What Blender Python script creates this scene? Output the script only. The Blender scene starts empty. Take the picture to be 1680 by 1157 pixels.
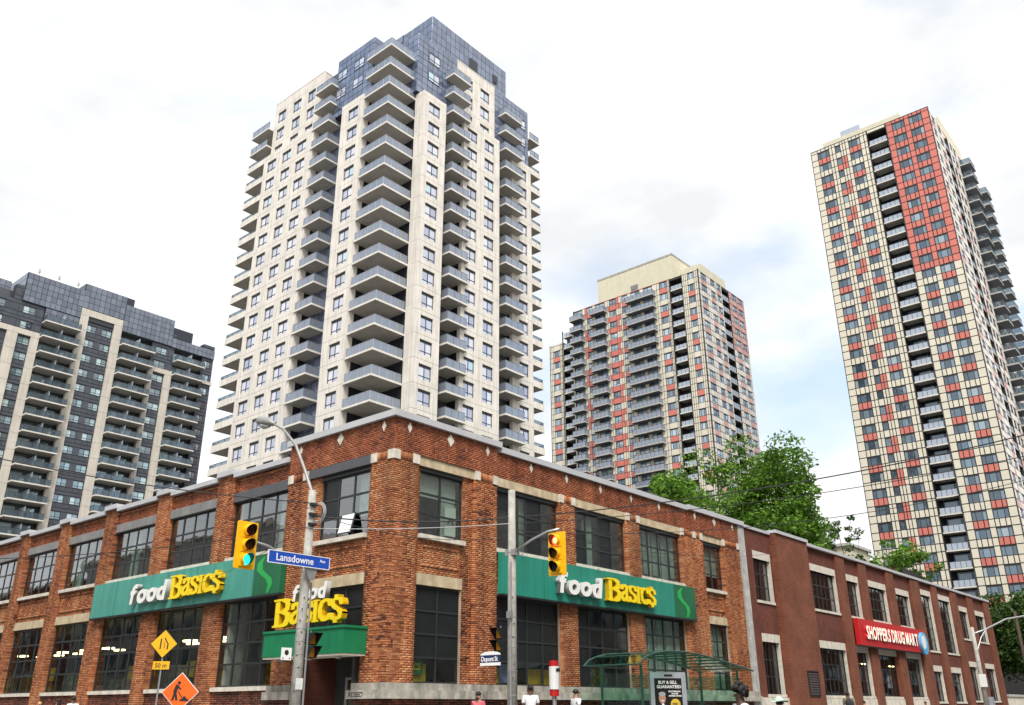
import bpy, bmesh, math, random
import numpy as np
from mathutils import Vector, Matrix, Euler
rnd = random.Random(7)
S = bpy.context.scene
COL = S.collection
R = math.radians

# ------------------------------------------------------------------ camera, sky, sun, exposure
YAW, PITCH, ROLL = R(40.62), R(22.26), R(-0.2)
CAMP = Vector((-19.174, -21.756, 1.25))
fw = Vector((math.cos(YAW)*math.cos(PITCH), math.sin(YAW)*math.cos(PITCH), math.sin(PITCH)))
rt = Vector((math.sin(YAW), -math.cos(YAW), 0)); up = rt.cross(fw)
rt2 = math.cos(ROLL)*rt + math.sin(ROLL)*up; up2 = -math.sin(ROLL)*rt + math.cos(ROLL)*up
cd = bpy.data.cameras.new('camera'); cam = bpy.data.objects.new('camera', cd); COL.objects.link(cam)
mw = Matrix((rt2, up2, -fw)).transposed().to_4x4(); mw.translation = CAMP
cam.matrix_world = mw
cd.sensor_width = 36; cd.lens = 36*1425.0/1680.0; cd.clip_start = 0.1; cd.clip_end = 5000
S.camera = cam
S.render.resolution_x, S.render.resolution_y = 1024, 705
S.view_settings.view_transform = 'Standard'; S.view_settings.look = 'None'
S.view_settings.gamma = 1; S.view_settings.use_curve_mapping = False
S.view_settings.exposure = 1.0

SUN_EL, SUN_AZ = 54, 226          # azimuth of the direction towards the sun, degrees from +X
W = bpy.data.worlds.new('World'); S.world = W; W.use_nodes = True
nt = W.node_tree; nt.nodes.clear()
def N(t, typ, **k):
    n = t.nodes.new(typ)
    for a, b in k.items():
        if a.startswith('i_'):
            n.inputs[a[2:].replace('_', ' ')].default_value = b
        else: setattr(n, a, b)
    return n
out = N(nt, 'ShaderNodeOutputWorld'); bg = N(nt, 'ShaderNodeBackground'); bg.inputs['Strength'].default_value = 0.1
sky = N(nt, 'ShaderNodeTexSky'); sky.sky_type = 'NISHITA'; sky.sun_disc = False
sky.sun_elevation = R(SUN_EL); sky.sun_rotation = R(90-SUN_AZ); sky.dust_density = 2.0
tc = N(nt, 'ShaderNodeTexCoord')
mp = N(nt, 'ShaderNodeMapping'); mp.inputs['Scale'].default_value = (1.0, 1.0, 2.2); mp.inputs['Location'].default_value = (4.7, 0.4, 2.2)
no = N(nt, 'ShaderNodeTexNoise'); no.inputs['Scale'].default_value = 2.3; no.inputs['Detail'].default_value = 6; no.inputs['Roughness'].default_value = 0.52
cr = N(nt, 'ShaderNodeValToRGB'); cr.color_ramp.elements[0].position = 0.30; cr.color_ramp.elements[1].position = 0.49
cr.color_ramp.elements[0].color = (0.0, 0.0, 0.0, 1); cr.color_ramp.elements[1].color = (1, 1, 1, 1)
no2 = N(nt, 'ShaderNodeTexNoise'); no2.inputs['Scale'].default_value = 5.0; no2.inputs['Detail'].default_value = 7
cr2 = N(nt, 'ShaderNodeValToRGB'); cr2.color_ramp.elements[0].position = 0.33; cr2.color_ramp.elements[1].position = 0.62
cr2.color_ramp.elements[0].color = (4.5, 4.62, 4.75, 1); cr2.color_ramp.elements[1].color = (6.0, 6.0, 6.0, 1)
mulk = N(nt, 'ShaderNodeMix', data_type='RGBA', blend_type='MULTIPLY'); mulk.inputs[0].default_value = 1.0
mulk.inputs[7].default_value = (1.15, 1.0, 0.86, 1)
mx = N(nt, 'ShaderNodeMix', data_type='RGBA')
add = N(nt, 'ShaderNodeMix', data_type='RGBA', blend_type='ADD'); add.inputs[0].default_value = 1.0; add.inputs[7].default_value = (1.5, 1.8, 2.1, 1)
for a, b in ((tc.outputs['Generated'], mp.inputs['Vector']), (mp.outputs[0], no.inputs['Vector']), (mp.outputs[0], no2.inputs['Vector']),
             (no.outputs[0], cr.inputs[0]), (no2.outputs[0], cr2.inputs[0]), (cr.outputs[0], mx.inputs[0]),
             (sky.outputs[0], mulk.inputs[6]), (mulk.outputs[2], add.inputs[6]), (add.outputs[2], mx.inputs[6]), (cr2.outputs[0], mx.inputs[7]),
             (mx.outputs[2], bg.inputs['Color']), (bg.outputs[0], out.inputs[0])):
    nt.links.new(a, b)
sl = bpy.data.lights.new('sun', 'SUN'); sl.energy = 2.3; sl.angle = R(24); sl.color = (1.0, 0.97, 0.93)
so = bpy.data.objects.new('sun', sl); COL.objects.link(so)
sd = Vector((math.cos(R(SUN_AZ))*math.cos(R(SUN_EL)), math.sin(R(SUN_AZ))*math.cos(R(SUN_EL)), math.sin(R(SUN_EL))))
so.rotation_euler = sd.to_track_quat('Z', 'Y').to_euler(); so.location = (0, 0, 140)
S.cycles.max_bounces = 8; S.cycles.transparent_max_bounces = 16

# ------------------------------------------------------------------ materials
def new_mat(name):
    m = bpy.data.materials.new(name); m.use_nodes = True
    t = m.node_tree; t.nodes.clear()
    o = N(t, 'ShaderNodeOutputMaterial'); p = N(t, 'ShaderNodeBsdfPrincipled')
    t.links.new(p.outputs[0], o.inputs[0]); return m, t, p, o
def mat(name, c, rough=0.7, var=0.12, scale=3.0, metal=0.0, bump=0.0, streak=0.0, emit=None, es=1.0, spec=0.5, isl=0.0, coords='Object'):
    m, t, p, o = new_mat(name); L = t.links.new
    p.inputs['Roughness'].default_value = rough; p.inputs['Metallic'].default_value = metal
    p.inputs['Specular IOR Level'].default_value = spec
    c4 = (*c, 1)
    g = N(t, 'ShaderNodeNewGeometry')
    n = N(t, 'ShaderNodeTexNoise'); n.inputs['Scale'].default_value = scale; n.inputs['Detail'].default_value = 6; n.inputs['Roughness'].default_value = 0.6
    L(g.outputs['Position'], n.inputs['Vector'])
    r = N(t, 'ShaderNodeMapRange'); r.inputs['From Min'].default_value = 0.3; r.inputs['From Max'].default_value = 0.7
    r.inputs['To Min'].default_value = 1-var; r.inputs['To Max'].default_value = 1+var
    L(n.outputs[0], r.inputs['Value'])
    v = r.outputs[0]
    if streak:
        mpn = N(t, 'ShaderNodeMapping'); mpn.inputs['Scale'].default_value = (2.2, 2.2, 0.12)
        L(g.outputs['Position'], mpn.inputs['Vector'])
        n2 = N(t, 'ShaderNodeTexNoise'); n2.inputs['Scale'].default_value = 1.6; n2.inputs['Detail'].default_value = 5
        L(mpn.outputs[0], n2.inputs['Vector'])
        r2 = N(t, 'ShaderNodeMapRange'); r2.inputs['From Min'].default_value = 0.35; r2.inputs['From Max'].default_value = 0.65
        r2.inputs['To Min'].default_value = 1-streak; r2.inputs['To Max'].default_value = 1+streak*0.4
        L(n2.outputs[0], r2.inputs['Value'])
        mm = N(t, 'ShaderNodeMath', operation='MULTIPLY'); L(v, mm.inputs[0]); L(r2.outputs[0], mm.inputs[1]); v = mm.outputs[0]
    if isl:
        r3 = N(t, 'ShaderNodeMapRange'); r3.inputs['To Min'].default_value = 1-isl; r3.inputs['To Max'].default_value = 1+isl
        L(g.outputs['Random Per Island'], r3.inputs['Value'])
        mm = N(t, 'ShaderNodeMath', operation='MULTIPLY'); L(v, mm.inputs[0]); L(r3.outputs[0], mm.inputs[1]); v = mm.outputs[0]
    cm = N(t, 'ShaderNodeMix', data_type='RGBA', blend_type='MULTIPLY'); cm.inputs[0].default_value = 1; cm.inputs[6].default_value = c4
    cc = N(t, 'ShaderNodeCombineColor')
    for i in range(3): L(v, cc.inputs[i])
    L(cc.outputs[0], cm.inputs[7]); L(cm.outputs[2], p.inputs['Base Color'])
    if bump:
        b = N(t, 'ShaderNodeBump'); b.inputs['Strength'].default_value = bump; b.inputs['Distance'].default_value = 0.02
        n3 = N(t, 'ShaderNodeTexNoise'); n3.inputs['Scale'].default_value = scale*8; n3.inputs['Detail'].default_value = 4
        L(g.outputs['Position'], n3.inputs['Vector']); L(n3.outputs[0], b.inputs['Height']); L(b.outputs[0], p.inputs['Normal'])
    if emit:
        p.inputs['Emission Color'].default_value = (*emit, 1); p.inputs['Emission Strength'].default_value = es
    return m
def ramp_mat(name, stops, rough=0.85, nscale=0.35, src='isl', dark=0.35, bump=0.25, fine=9.0):
    """colour picked per loose piece from a ramp, weathered by large noise"""
    m, t, p, o = new_mat(name); L = t.links.new
    p.inputs['Roughness'].default_value = rough; p.inputs['Specular IOR Level'].default_value = 0.25
    g = N(t, 'ShaderNodeNewGeometry'); oi = N(t, 'ShaderNodeObjectInfo')
    rmp = N(t, 'ShaderNodeValToRGB'); e = rmp.color_ramp.elements
    while len(e) < len(stops): e.new(0.5)
    for el, (ps, c) in zip(e, stops): el.position = ps; el.color = (*c, 1)
    addr = N(t, 'ShaderNodeMath', operation='ADD'); fr = N(t, 'ShaderNodeMath', operation='FRACT')
    L(g.outputs['Random Per Island'], addr.inputs[0]); L(oi.outputs['Random'], addr.inputs[1]); L(addr.outputs[0], fr.inputs[0])
    n = N(t, 'ShaderNodeTexNoise'); n.inputs['Scale'].default_value = nscale; n.inputs['Detail'].default_value = 5; n.inputs['Roughness'].default_value = 0.65
    L(g.outputs['Position'], n.inputs['Vector'])
    nr = N(t, 'ShaderNodeMapRange'); nr.inputs['From Min'].default_value = 0.3; nr.inputs['From Max'].default_value = 0.7; nr.inputs['To Min'].default_value = -0.16; nr.inputs['To Max'].default_value = 0.44
    L(n.outputs[0], nr.inputs['Value'])
    ad2 = N(t, 'ShaderNodeMath', operation='ADD', use_clamp=True)
    sc = N(t, 'ShaderNodeMath', operation='MULTIPLY'); sc.inputs[1].default_value = 0.72
    L(fr.outputs[0], sc.inputs[0]); L(sc.outputs[0], ad2.inputs[0]); L(nr.outputs[0], ad2.inputs[1]); L(ad2.outputs[0], rmp.inputs[0])
    f = N(t, 'ShaderNodeTexNoise'); f.inputs['Scale'].default_value = fine; f.inputs['Detail'].default_value = 5
    L(g.outputs['Position'], f.inputs['Vector'])
    fr2 = N(t, 'ShaderNodeMapRange'); fr2.inputs['From Min'].default_value = 0.3; fr2.inputs['From Max'].default_value = 0.7; fr2.inputs['To Min'].default_value = 1-dark; fr2.inputs['To Max'].default_value = 1+dark*0.6
    L(f.outputs[0], fr2.inputs['Value'])
    mps = N(t, 'ShaderNodeMapping'); mps.inputs['Scale'].default_value = (1.6, 1.6, 0.14); L(g.outputs['Position'], mps.inputs['Vector'])
    ns = N(t, 'ShaderNodeTexNoise'); ns.inputs['Scale'].default_value = 1.3; ns.inputs['Detail'].default_value = 6; L(mps.outputs[0], ns.inputs['Vector'])
    rs = N(t, 'ShaderNodeMapRange'); rs.inputs['From Min'].default_value = 0.33; rs.inputs['From Max'].default_value = 0.62; rs.inputs['To Min'].default_value = 0.55; rs.inputs['To Max'].default_value = 1.03; L(ns.outputs[0], rs.inputs['Value'])
    ml = N(t, 'ShaderNodeMath', operation='MULTIPLY'); L(fr2.outputs[0], ml.inputs[0]); L(rs.outputs[0], ml.inputs[1])
    cc = N(t, 'ShaderNodeCombineColor')
    for i in range(3): L(ml.outputs[0], cc.inputs[i])
    cm = N(t, 'ShaderNodeMix', data_type='RGBA', blend_type='MULTIPLY'); cm.inputs[0].default_value = 1
    L(rmp.outputs[0], cm.inputs[6]); L(cc.outputs[0], cm.inputs[7]); L(cm.outputs[2], p.inputs['Base Color'])
    if bump:
        b = N(t, 'ShaderNodeBump'); b.inputs['Strength'].default_value = bump; b.inputs['Distance'].default_value = 0.01
        n3 = N(t, 'ShaderNodeTexNoise'); n3.inputs['Scale'].default_value = 60
        L(g.outputs['Position'], n3.inputs['Vector']); L(n3.outputs[0], b.inputs['Height']); L(b.outputs[0], p.inputs['Normal'])
    return m
def brick_tex(name, c1, c2, mort, bw=0.225, bh=0.078):
    m, t, p, o = new_mat(name); L = t.links.new
    p.inputs['Roughness'].default_value = 0.88; p.inputs['Specular IOR Level'].default_value = 0.25
    g = N(t, 'ShaderNodeNewGeometry'); s = N(t, 'ShaderNodeSeparateXYZ'); L(g.outputs['Position'], s.inputs[0])
    a = N(t, 'ShaderNodeMath', operation='ADD'); L(s.outputs[0], a.inputs[0]); L(s.outputs[1], a.inputs[1])
    c = N(t, 'ShaderNodeCombineXYZ'); L(a.outputs[0], c.inputs[0]); L(s.outputs[2], c.inputs[1])
    b = N(t, 'ShaderNodeTexBrick'); b.inputs['Scale'].default_value = 1; b.inputs['Brick Width'].default_value = bw; b.inputs['Row Height'].default_value = bh
    b.inputs['Mortar Size'].default_value = 0.008; b.inputs['Mortar Smooth'].default_value = 0.2; b.inputs['Bias'].default_value = 0.1
    b.inputs['Color1'].default_value = (*c1, 1); b.inputs['Color2'].default_value = (*c2, 1); b.inputs['Mortar'].default_value = (*mort, 1)
    L(c.outputs[0], b.inputs['Vector'])
    n = N(t, 'ShaderNodeTexNoise'); n.inputs['Scale'].default_value = 0.7; n.inputs['Detail'].default_value = 7; n.inputs['Roughness'].default_value = 0.65
    L(g.outputs['Position'], n.inputs['Vector'])
    r = N(t, 'ShaderNodeMapRange'); r.inputs['From Min'].default_value = 0.3; r.inputs['From Max'].default_value = 0.7; r.inputs['To Min'].default_value = 0.68; r.inputs['To Max'].default_value = 1.22
    L(n.outputs[0], r.inputs['Value']); cc = N(t, 'ShaderNodeCombineColor')
    for i in range(3): L(r.outputs[0], cc.inputs[i])
    cm = N(t, 'ShaderNodeMix', data_type='RGBA', blend_type='MULTIPLY'); cm.inputs[0].default_value = 1
    L(b.outputs['Color'], cm.inputs[6]); L(cc.outputs[0], cm.inputs[7]); L(cm.outputs[2], p.inputs['Base Color'])
    bu = N(t, 'ShaderNodeBump'); bu.invert = True; bu.inputs['Strength'].default_value = 0.6; bu.inputs['Distance'].default_value = 0.008
    L(b.outputs['Fac'], bu.inputs['Height']); L(bu.outputs[0], p.inputs['Normal'])
    return m
def glass_clear(name, tint=(0.5, 0.55, 0.55), refl=0.1, rough=0.02, gl=(0.9, 0.94, 0.97)):
    m = bpy.data.materials.new(name); m.use_nodes = True; t = m.node_tree; t.nodes.clear(); L = t.links.new
    o = N(t, 'ShaderNodeOutputMaterial'); tr = N(t, 'ShaderNodeBsdfTransparent'); tr.inputs[0].default_value = (*tint, 1)
    g = N(t, 'ShaderNodeBsdfGlossy'); g.inputs['Roughness'].default_value = rough; g.inputs['Color'].default_value = (*gl, 1)
    f = N(t, 'ShaderNodeFresnel'); f.inputs['IOR'].default_value = 1.5
    a = N(t, 'ShaderNodeMath', operation='ADD', use_clamp=True); a.inputs[1].default_value = refl; L(f.outputs[0], a.inputs[0])
    gb_ = N(t, 'ShaderNodeNewGeometry'); iv = N(t, 'ShaderNodeMath', operation='SUBTRACT'); iv.inputs[0].default_value = 1.0; L(gb_.outputs['Backfacing'], iv.inputs[1])
    am = N(t, 'ShaderNodeMath', operation='MULTIPLY'); L(a.outputs[0], am.inputs[0]); L(iv.outputs[0], am.inputs[1])
    mxs = N(t, 'ShaderNodeMixShader'); L(am.outputs[0], mxs.inputs[0]); L(tr.outputs[0], mxs.inputs[1]); L(g.outputs[0], mxs.inputs[2]); L(mxs.outputs[0], o.inputs[0])
    # slightly wavy panes
    n = N(t, 'ShaderNodeTexNoise'); n.inputs['Scale'].default_value = 0.9
    b = N(t, 'ShaderNodeBump'); b.inputs['Strength'].default_value = 0.05; b.inputs['Distance'].default_value = 0.15
    ge = N(t, 'ShaderNodeNewGeometry'); L(ge.outputs['Position'], n.inputs['Vector']); L(n.outputs[0], b.inputs['Height']); L(b.outputs[0], g.inputs['Normal'])
    return m
def glass_opaque(name, stops, refl=0.35, rough=0.03, gl=(0.85, 0.9, 1.0), wav=0.06):
    """window of an unlit flat: dark room, blind or curtain (picked per pane) behind a reflecting pane"""
    m = bpy.data.materials.new(name); m.use_nodes = True; t = m.node_tree; t.nodes.clear(); L = t.links.new
    o = N(t, 'ShaderNodeOutputMaterial'); d = N(t, 'ShaderNodeBsdfDiffuse')
    oi = N(t, 'ShaderNodeObjectInfo'); ge = N(t, 'ShaderNodeNewGeometry')
    ad = N(t, 'ShaderNodeMath', operation='ADD'); fr = N(t, 'ShaderNodeMath', operation='FRACT')
    L(oi.outputs['Random'], ad.inputs[0]); L(ge.outputs['Random Per Island'], ad.inputs[1]); L(ad.outputs[0], fr.inputs[0])
    rmp = N(t, 'ShaderNodeValToRGB'); rmp.color_ramp.interpolation = 'CONSTANT'; e = rmp.color_ramp.elements
    while len(e) < len(stops): e.new(0.5)
    for el, (ps, c) in zip(e, stops): el.position = ps; el.color = (*c, 1)
    L(fr.outputs[0], rmp.inputs[0]); L(rmp.outputs[0], d.inputs[0])
    g = N(t, 'ShaderNodeBsdfGlossy'); g.inputs['Roughness'].default_value = rough; g.inputs['Color'].default_value = (*gl, 1)
    f = N(t, 'ShaderNodeFresnel'); f.inputs['IOR'].default_value = 1.5
    a = N(t, 'ShaderNodeMath', operation='ADD', use_clamp=True); a.inputs[1].default_value = refl; L(f.outputs[0], a.inputs[0])
    mxs = N(t, 'ShaderNodeMixShader'); L(a.outputs[0], mxs.inputs[0]); L(d.outputs[0], mxs.inputs[1]); L(g.outputs[0], mxs.inputs[2]); L(mxs.outputs[0], o.inputs[0])
    n = N(t, 'ShaderNodeTexNoise'); n.inputs['Scale'].default_value = 0.6
    b = N(t, 'ShaderNodeBump'); b.inputs['Strength'].default_value = wav; b.inputs['Distance'].default_value = 0.3
    L(ge.outputs['Position'], n.inputs['Vector']); L(n.outputs[0], b.inputs['Height']); L(b.outputs[0], g.inputs['Normal'])
    return m

M = {}
M['brick'] = ramp_mat('old brick', [(0.0, (0.085, 0.028, 0.018)), (0.07, (0.15, 0.045, 0.025)), (0.17, (0.30, 0.088, 0.036)), (0.45, (0.42, 0.142, 0.054)), (0.75, (0.51, 0.205, 0.085)), (1.0, (0.55, 0.285, 0.14))], nscale=0.4, dark=0.22)
M['brick_frieze'] = ramp_mat('frieze brick', [(0.0, (0.09, 0.028, 0.018)), (0.08, (0.15, 0.044, 0.024)), (0.22, (0.27, 0.074, 0.033)), (0.7, (0.37, 0.11, 0.046)), (1.0, (0.45, 0.165, 0.075))], nscale=0.5, dark=0.22)
M['brick_dark'] = ramp_mat('dark base brick', [(0.0, (0.03, 0.014, 0.012)), (0.4, (0.11, 0.03, 0.02)), (0.75, (0.24, 0.065, 0.036)), (1.0, (0.30, 0.10, 0.06))], nscale=0.5)
M['mortar'] = mat('mortar', (0.33, 0.25, 0.18), 0.95, 0.35, 1.2)
M['brick_new'] = brick_tex('dark red brick', (0.165, 0.042, 0.026), (0.12, 0.031, 0.021), (0.15, 0.085, 0.06))
M['brick_new_bay'] = brick_tex('brown red brick', (0.225, 0.062, 0.031), (0.16, 0.044, 0.024), (0.20, 0.12, 0.075))
M['stone'] = mat('limestone', (0.62, 0.57, 0.48), 0.85, 0.18, 4, bump=0.2, streak=0.15)
M['lintel_tan'] = mat('tan stone lintel', (0.52, 0.42, 0.27), 0.85, 0.22, 3, bump=0.2, streak=0.2)
M['ledge'] = mat('weathered concrete ledge', (0.36, 0.34, 0.29), 0.9, 0.38, 2.2, bump=0.4, streak=0.35)
M['concrete'] = mat('concrete', (0.42, 0.41, 0.38), 0.88, 0.25, 2.5, bump=0.25, streak=0.15)
M['pole'] = mat('pole concrete', (0.36, 0.345, 0.305), 0.9, 0.25, 5, bump=0.3, streak=0.12)
M['coping'] = mat('grey metal coping', (0.46, 0.46, 0.47), 0.45, 0.07, 1.2)
M['lintel_metal'] = mat('charcoal metal panel', (0.075, 0.075, 0.085), 0.5, 0.15, 1.5)
M['lintel_grey'] = mat('grey metal panel', (0.20, 0.195, 0.185), 0.5, 0.2, 1.5, streak=0.15)
M['frame'] = mat('dark window frame', (0.022, 0.026, 0.026), 0.45, 0.15)
M['black'] = mat('black', (0.012, 0.012, 0.014), 0.6, 0.1)
M['room'] = mat('dim room', (0.045, 0.043, 0.038), 0.9, 0.3, 1)
M['room_dark'] = mat('dark room', (0.05, 0.05, 0.048), 0.9, 0.3, 1)
M['glass'] = glass_clear('store glass', (0.84, 0.88, 0.85), 0.05)
M['glass_up'] = glass_clear('upper glass', (0.84, 0.90, 0.86), 0.22)
M['film'] = mat('dark window film', (0.016, 0.018, 0.019), 0.35, 0.25, 2, spec=0.3)
M['curtain'] = mat('pale green curtain', (0.40, 0.50, 0.44), 0.9, 0.25, 5)
M['curtain_white'] = mat('white curtain', (0.62, 0.64, 0.60), 0.9, 0.15, 5)
M['precast'] = mat('precast concrete', (0.655, 0.615, 0.55), 0.85, 0.09, 0.6, streak=0.17, bump=0.08, isl=0.03)
M['precast_beige'] = mat('beige precast', (0.56, 0.515, 0.445), 0.85, 0.08, 0.6, streak=0.12)
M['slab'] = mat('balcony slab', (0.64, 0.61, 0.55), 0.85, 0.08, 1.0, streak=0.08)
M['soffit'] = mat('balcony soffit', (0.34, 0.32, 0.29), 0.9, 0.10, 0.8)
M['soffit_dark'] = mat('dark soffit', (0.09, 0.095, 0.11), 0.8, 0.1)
M['pt_dark'] = mat('dark metal', (0.03, 0.032, 0.038), 0.5, 0.1)
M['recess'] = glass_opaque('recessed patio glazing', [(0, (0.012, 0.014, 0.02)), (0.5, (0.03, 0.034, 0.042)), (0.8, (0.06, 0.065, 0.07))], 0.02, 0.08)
M['rail_bar'] = mat('grey rail', (0.16, 0.17, 0.19), 0.45, 0.1)
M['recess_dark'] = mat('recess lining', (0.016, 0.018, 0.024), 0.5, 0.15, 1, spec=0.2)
M['win'] = glass_opaque('flat window', [(0, (0.20, 0.21, 0.28)), (0.25, (0.42, 0.42, 0.48)), (0.5, (0.60, 0.60, 0.64)), (0.8, (0.32, 0.35, 0.42)), (0.95, (0.30, 0.55, 0.58))], 0.42, gl=(0.88, 0.9, 1.0))
M['win_left'] = glass_opaque('flat window teal', [(0, (0.05, 0.065, 0.08)), (0.2, (0.26, 0.37, 0.40)), (0.5, (0.44, 0.56, 0.56)), (0.8, (0.13, 0.18, 0.20))], 0.20, gl=(0.8, 0.95, 1.0))
M['win_right'] = glass_opaque('flat window slate', [(0, (0.04, 0.06, 0.08)), (0.35, (0.09, 0.13, 0.165)), (0.7, (0.16, 0.22, 0.265)), (0.93, (0.30, 0.36, 0.38))], 0.10, gl=(0.75, 0.88, 1.0))
M['win_mid'] = glass_opaque('flat window sky blue', [(0, (0.10, 0.15, 0.19)), (0.4, (0.24, 0.33, 0.38)), (0.75, (0.42, 0.52, 0.55)), (0.9, (0.05, 0.06, 0.09))], 0.15)
M['curtainwall'] = glass_opaque('blue grey glazing', [(0, (0.072, 0.090, 0.138)), (0.35, (0.098, 0.119, 0.176)), (0.7, (0.125, 0.15, 0.215))], 0.14, 0.12, gl=(0.83, 0.89, 1.0))
M['curtainwall_left'] = glass_opaque('slate glazing', [(0, (0.055, 0.066, 0.09)), (0.35, (0.082, 0.096, 0.125)), (0.7, (0.11, 0.13, 0.165))], 0.12, 0.15)
M['darkwall'] = mat('charcoal cladding', (0.062, 0.069, 0.084), 0.35, 0.15, 0.7, isl=0.12)
def rail_mat(name, tint, diff, ft=0.45, gf=0.16):
    m = bpy.data.materials.new(name); m.use_nodes = True; t = m.node_tree; t.nodes.clear(); L = t.links.new
    o = N(t, 'ShaderNodeOutputMaterial'); tr = N(t, 'ShaderNodeBsdfTransparent'); tr.inputs[0].default_value = (*tint, 1)
    d = N(t, 'ShaderNodeBsdfDiffuse'); d.inputs[0].default_value = (*diff, 1); g = N(t, 'ShaderNodeBsdfGlossy'); g.inputs['Roughness'].default_value = 0.08; g.inputs['Color'].default_value = (0.8, 0.87, 1, 1)
    m1 = N(t, 'ShaderNodeMixShader'); m1.inputs[0].default_value = 1-ft; m2 = N(t, 'ShaderNodeMixShader'); m2.inputs[0].default_value = gf
    L(tr.outputs[0], m1.inputs[1]); L(d.outputs[0], m1.inputs[2]); L(m1.outputs[0], m2.inputs[1]); L(g.outputs[0], m2.inputs[2]); L(m2.outputs[0], o.inputs[0])
    return m
M['rail'] = rail_mat('balcony glass', (0.64, 0.69, 0.75), (0.31, 0.345, 0.40), 0.50)
M['rail_clear'] = rail_mat('clear balcony glass', (0.66, 0.74, 0.78), (0.12, 0.155, 0.175), 0.70, 0.07)
M['rail_pale'] = rail_mat('pale balcony glass', (0.6, 0.68, 0.74), (0.42, 0.47, 0.53), 0.25)
M['cream'] = mat('cream panel', (0.64, 0.595, 0.48), 0.45, 0.05, 1.0, isl=0.05, spec=0.3)
M['coral'] = mat('coral panel', (0.56, 0.175, 0.14), 0.45, 0.06, 1.0, isl=0.06, spec=0.3)
M['cream_side'] = mat('cream side panel', (0.66, 0.62, 0.56), 0.45, 0.06, 1.0, isl=0.12, spec=0.3)  # less yellow cream for the side faces, tone varies more per panel
M['coral_side'] = mat('coral side panel', (0.55, 0.32, 0.29), 0.45, 0.06, 1.0, isl=0.12, spec=0.3)  # paler coral for the side faces, tone varies more per panel
M['trim'] = mat('black panel joint', (0.02, 0.019, 0.018), 0.6, 0.1)
M['stucco'] = mat('cream stucco', (0.60, 0.56, 0.42), 0.9, 0.06, 0.8, streak=0.06)
M['teal'] = mat('teal sign board', (0.018, 0.235, 0.165), 0.42, 0.10, 1.0, streak=0.14)
M['teal2'] = mat('lighter teal sign board', (0.06, 0.30, 0.235), 0.42, 0.10, 1.0, streak=0.14)
M['sign_green'] = mat('deep green sign panel', (0.008, 0.115, 0.045), 0.5, 0.2, 0.8)
M['swirl'] = mat('bright green print', (0.015, 0.36, 0.07), 0.5, 0.05)
M['canopy'] = mat('green canopy metal', (0.006, 0.19, 0.075), 0.45, 0.1, 2)
M['white'] = mat('white paint', (0.80, 0.80, 0.78), 0.5, 0.05)
M['letter_white'] = mat('white letters', (0.82, 0.81, 0.76), 0.45, 0.04)
M['letter_lit'] = mat('lit white letters', (0.8, 0.78, 0.68), 0.45, 0.04, emit=(1.0, 0.93, 0.72), es=0.25)
M['letter_yellow'] = mat('yellow letters', (0.88, 0.66, 0.006), 0.45, 0.05)
M['letter_side'] = mat('letter returns', (0.42, 0.42, 0.40), 0.5, 0.1)
M['letter_yside'] = mat('yellow letter returns', (0.60, 0.36, 0.0), 0.5, 0.1)
M['red_sign'] = mat('red sign board', (0.52, 0.012, 0.014), 0.4, 0.05)
M['signal_yellow'] = mat('signal yellow', (0.86, 0.45, 0.006), 0.42, 0.08, 6)
M['red_lit'] = mat('lit red lens', (0.6, 0.02, 0.01), 0.3, 0.0, emit=(1.0, 0.06, 0.03), es=1.6)
M['red_core'] = mat('lit red lens core', (0.9, 0.3, 0.1), 0.3, 0.0, emit=(1.0, 0.42, 0.12), es=2.2)
M['green_lit'] = mat('lit green lens', (0.02, 0.6, 0.5), 0.3, 0.0, emit=(0.02, 0.95, 0.75), es=0.8)
M['lens_red'] = mat('dark red lens', (0.10, 0.012, 0.01), 0.25, 0.1)
M['lens_amber'] = mat('dark amber lens', (0.11, 0.045, 0.008), 0.25, 0.1)
M['orange_lens'] = mat('orange pedestrian lens', (0.62, 0.27, 0.02), 0.4, 0.2, 15)
M['blue_sign'] = mat('blue street sign', (0.012, 0.07, 0.42), 0.4, 0.04)
M['navy_sign'] = mat('navy street sign', (0.015, 0.03, 0.11), 0.4, 0.04)
M['warn_yellow'] = mat('warning yellow', (0.82, 0.42, 0.008), 0.45, 0.06)
M['warn_orange'] = mat('warning orange', (0.85, 0.13, 0.006), 0.45, 0.06)
M['galv'] = mat('galvanised steel', (0.42, 0.43, 0.43), 0.4, 0.1, 6, metal=0.6)
M['bronze'] = mat('lamp arm metal', (0.30, 0.29, 0.27), 0.5, 0.15, 5, metal=0.3)
M['lamp_glass'] = mat('lamp lens', (0.42, 0.44, 0.45), 0.2, 0.05)
M['wire'] = mat('black wire', (0.02, 0.02, 0.02), 0.7, 0.1)
M['wire_grey'] = mat('grey wire', (0.45, 0.45, 0.44), 0.6, 0.1)
M['asphalt'] = mat('asphalt', (0.05, 0.05, 0.052), 0.9, 0.25, 3, bump=0.4)
M['pave'] = mat('pavement concrete', (0.34, 0.33, 0.31), 0.9, 0.18, 1.5, bump=0.3)
M['ground'] = mat('ground', (0.10, 0.10, 0.085), 0.95, 0.3, 0.2)
M['paint'] = mat('road paint', (0.72, 0.72, 0.68), 0.7, 0.15, 8)
M['shelter_green'] = glass_clear('green shelter glass', (0.70, 0.88, 0.79), 0.05)
M['shelter_frame'] = mat('dark green frame', (0.02, 0.07, 0.05), 0.45, 0.1)
M['silver'] = mat('silver frame', (0.42, 0.44, 0.48), 0.4, 0.08, metal=0.3)
M['poster'] = mat('black poster', (0.012, 0.011, 0.010), 0.4, 0.1)
M['gold'] = mat('gold print', (0.62, 0.40, 0.04), 0.5, 0.1)
M['skin'] = mat('skin', (0.42, 0.22, 0.14), 0.6, 0.06, 8)
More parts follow.
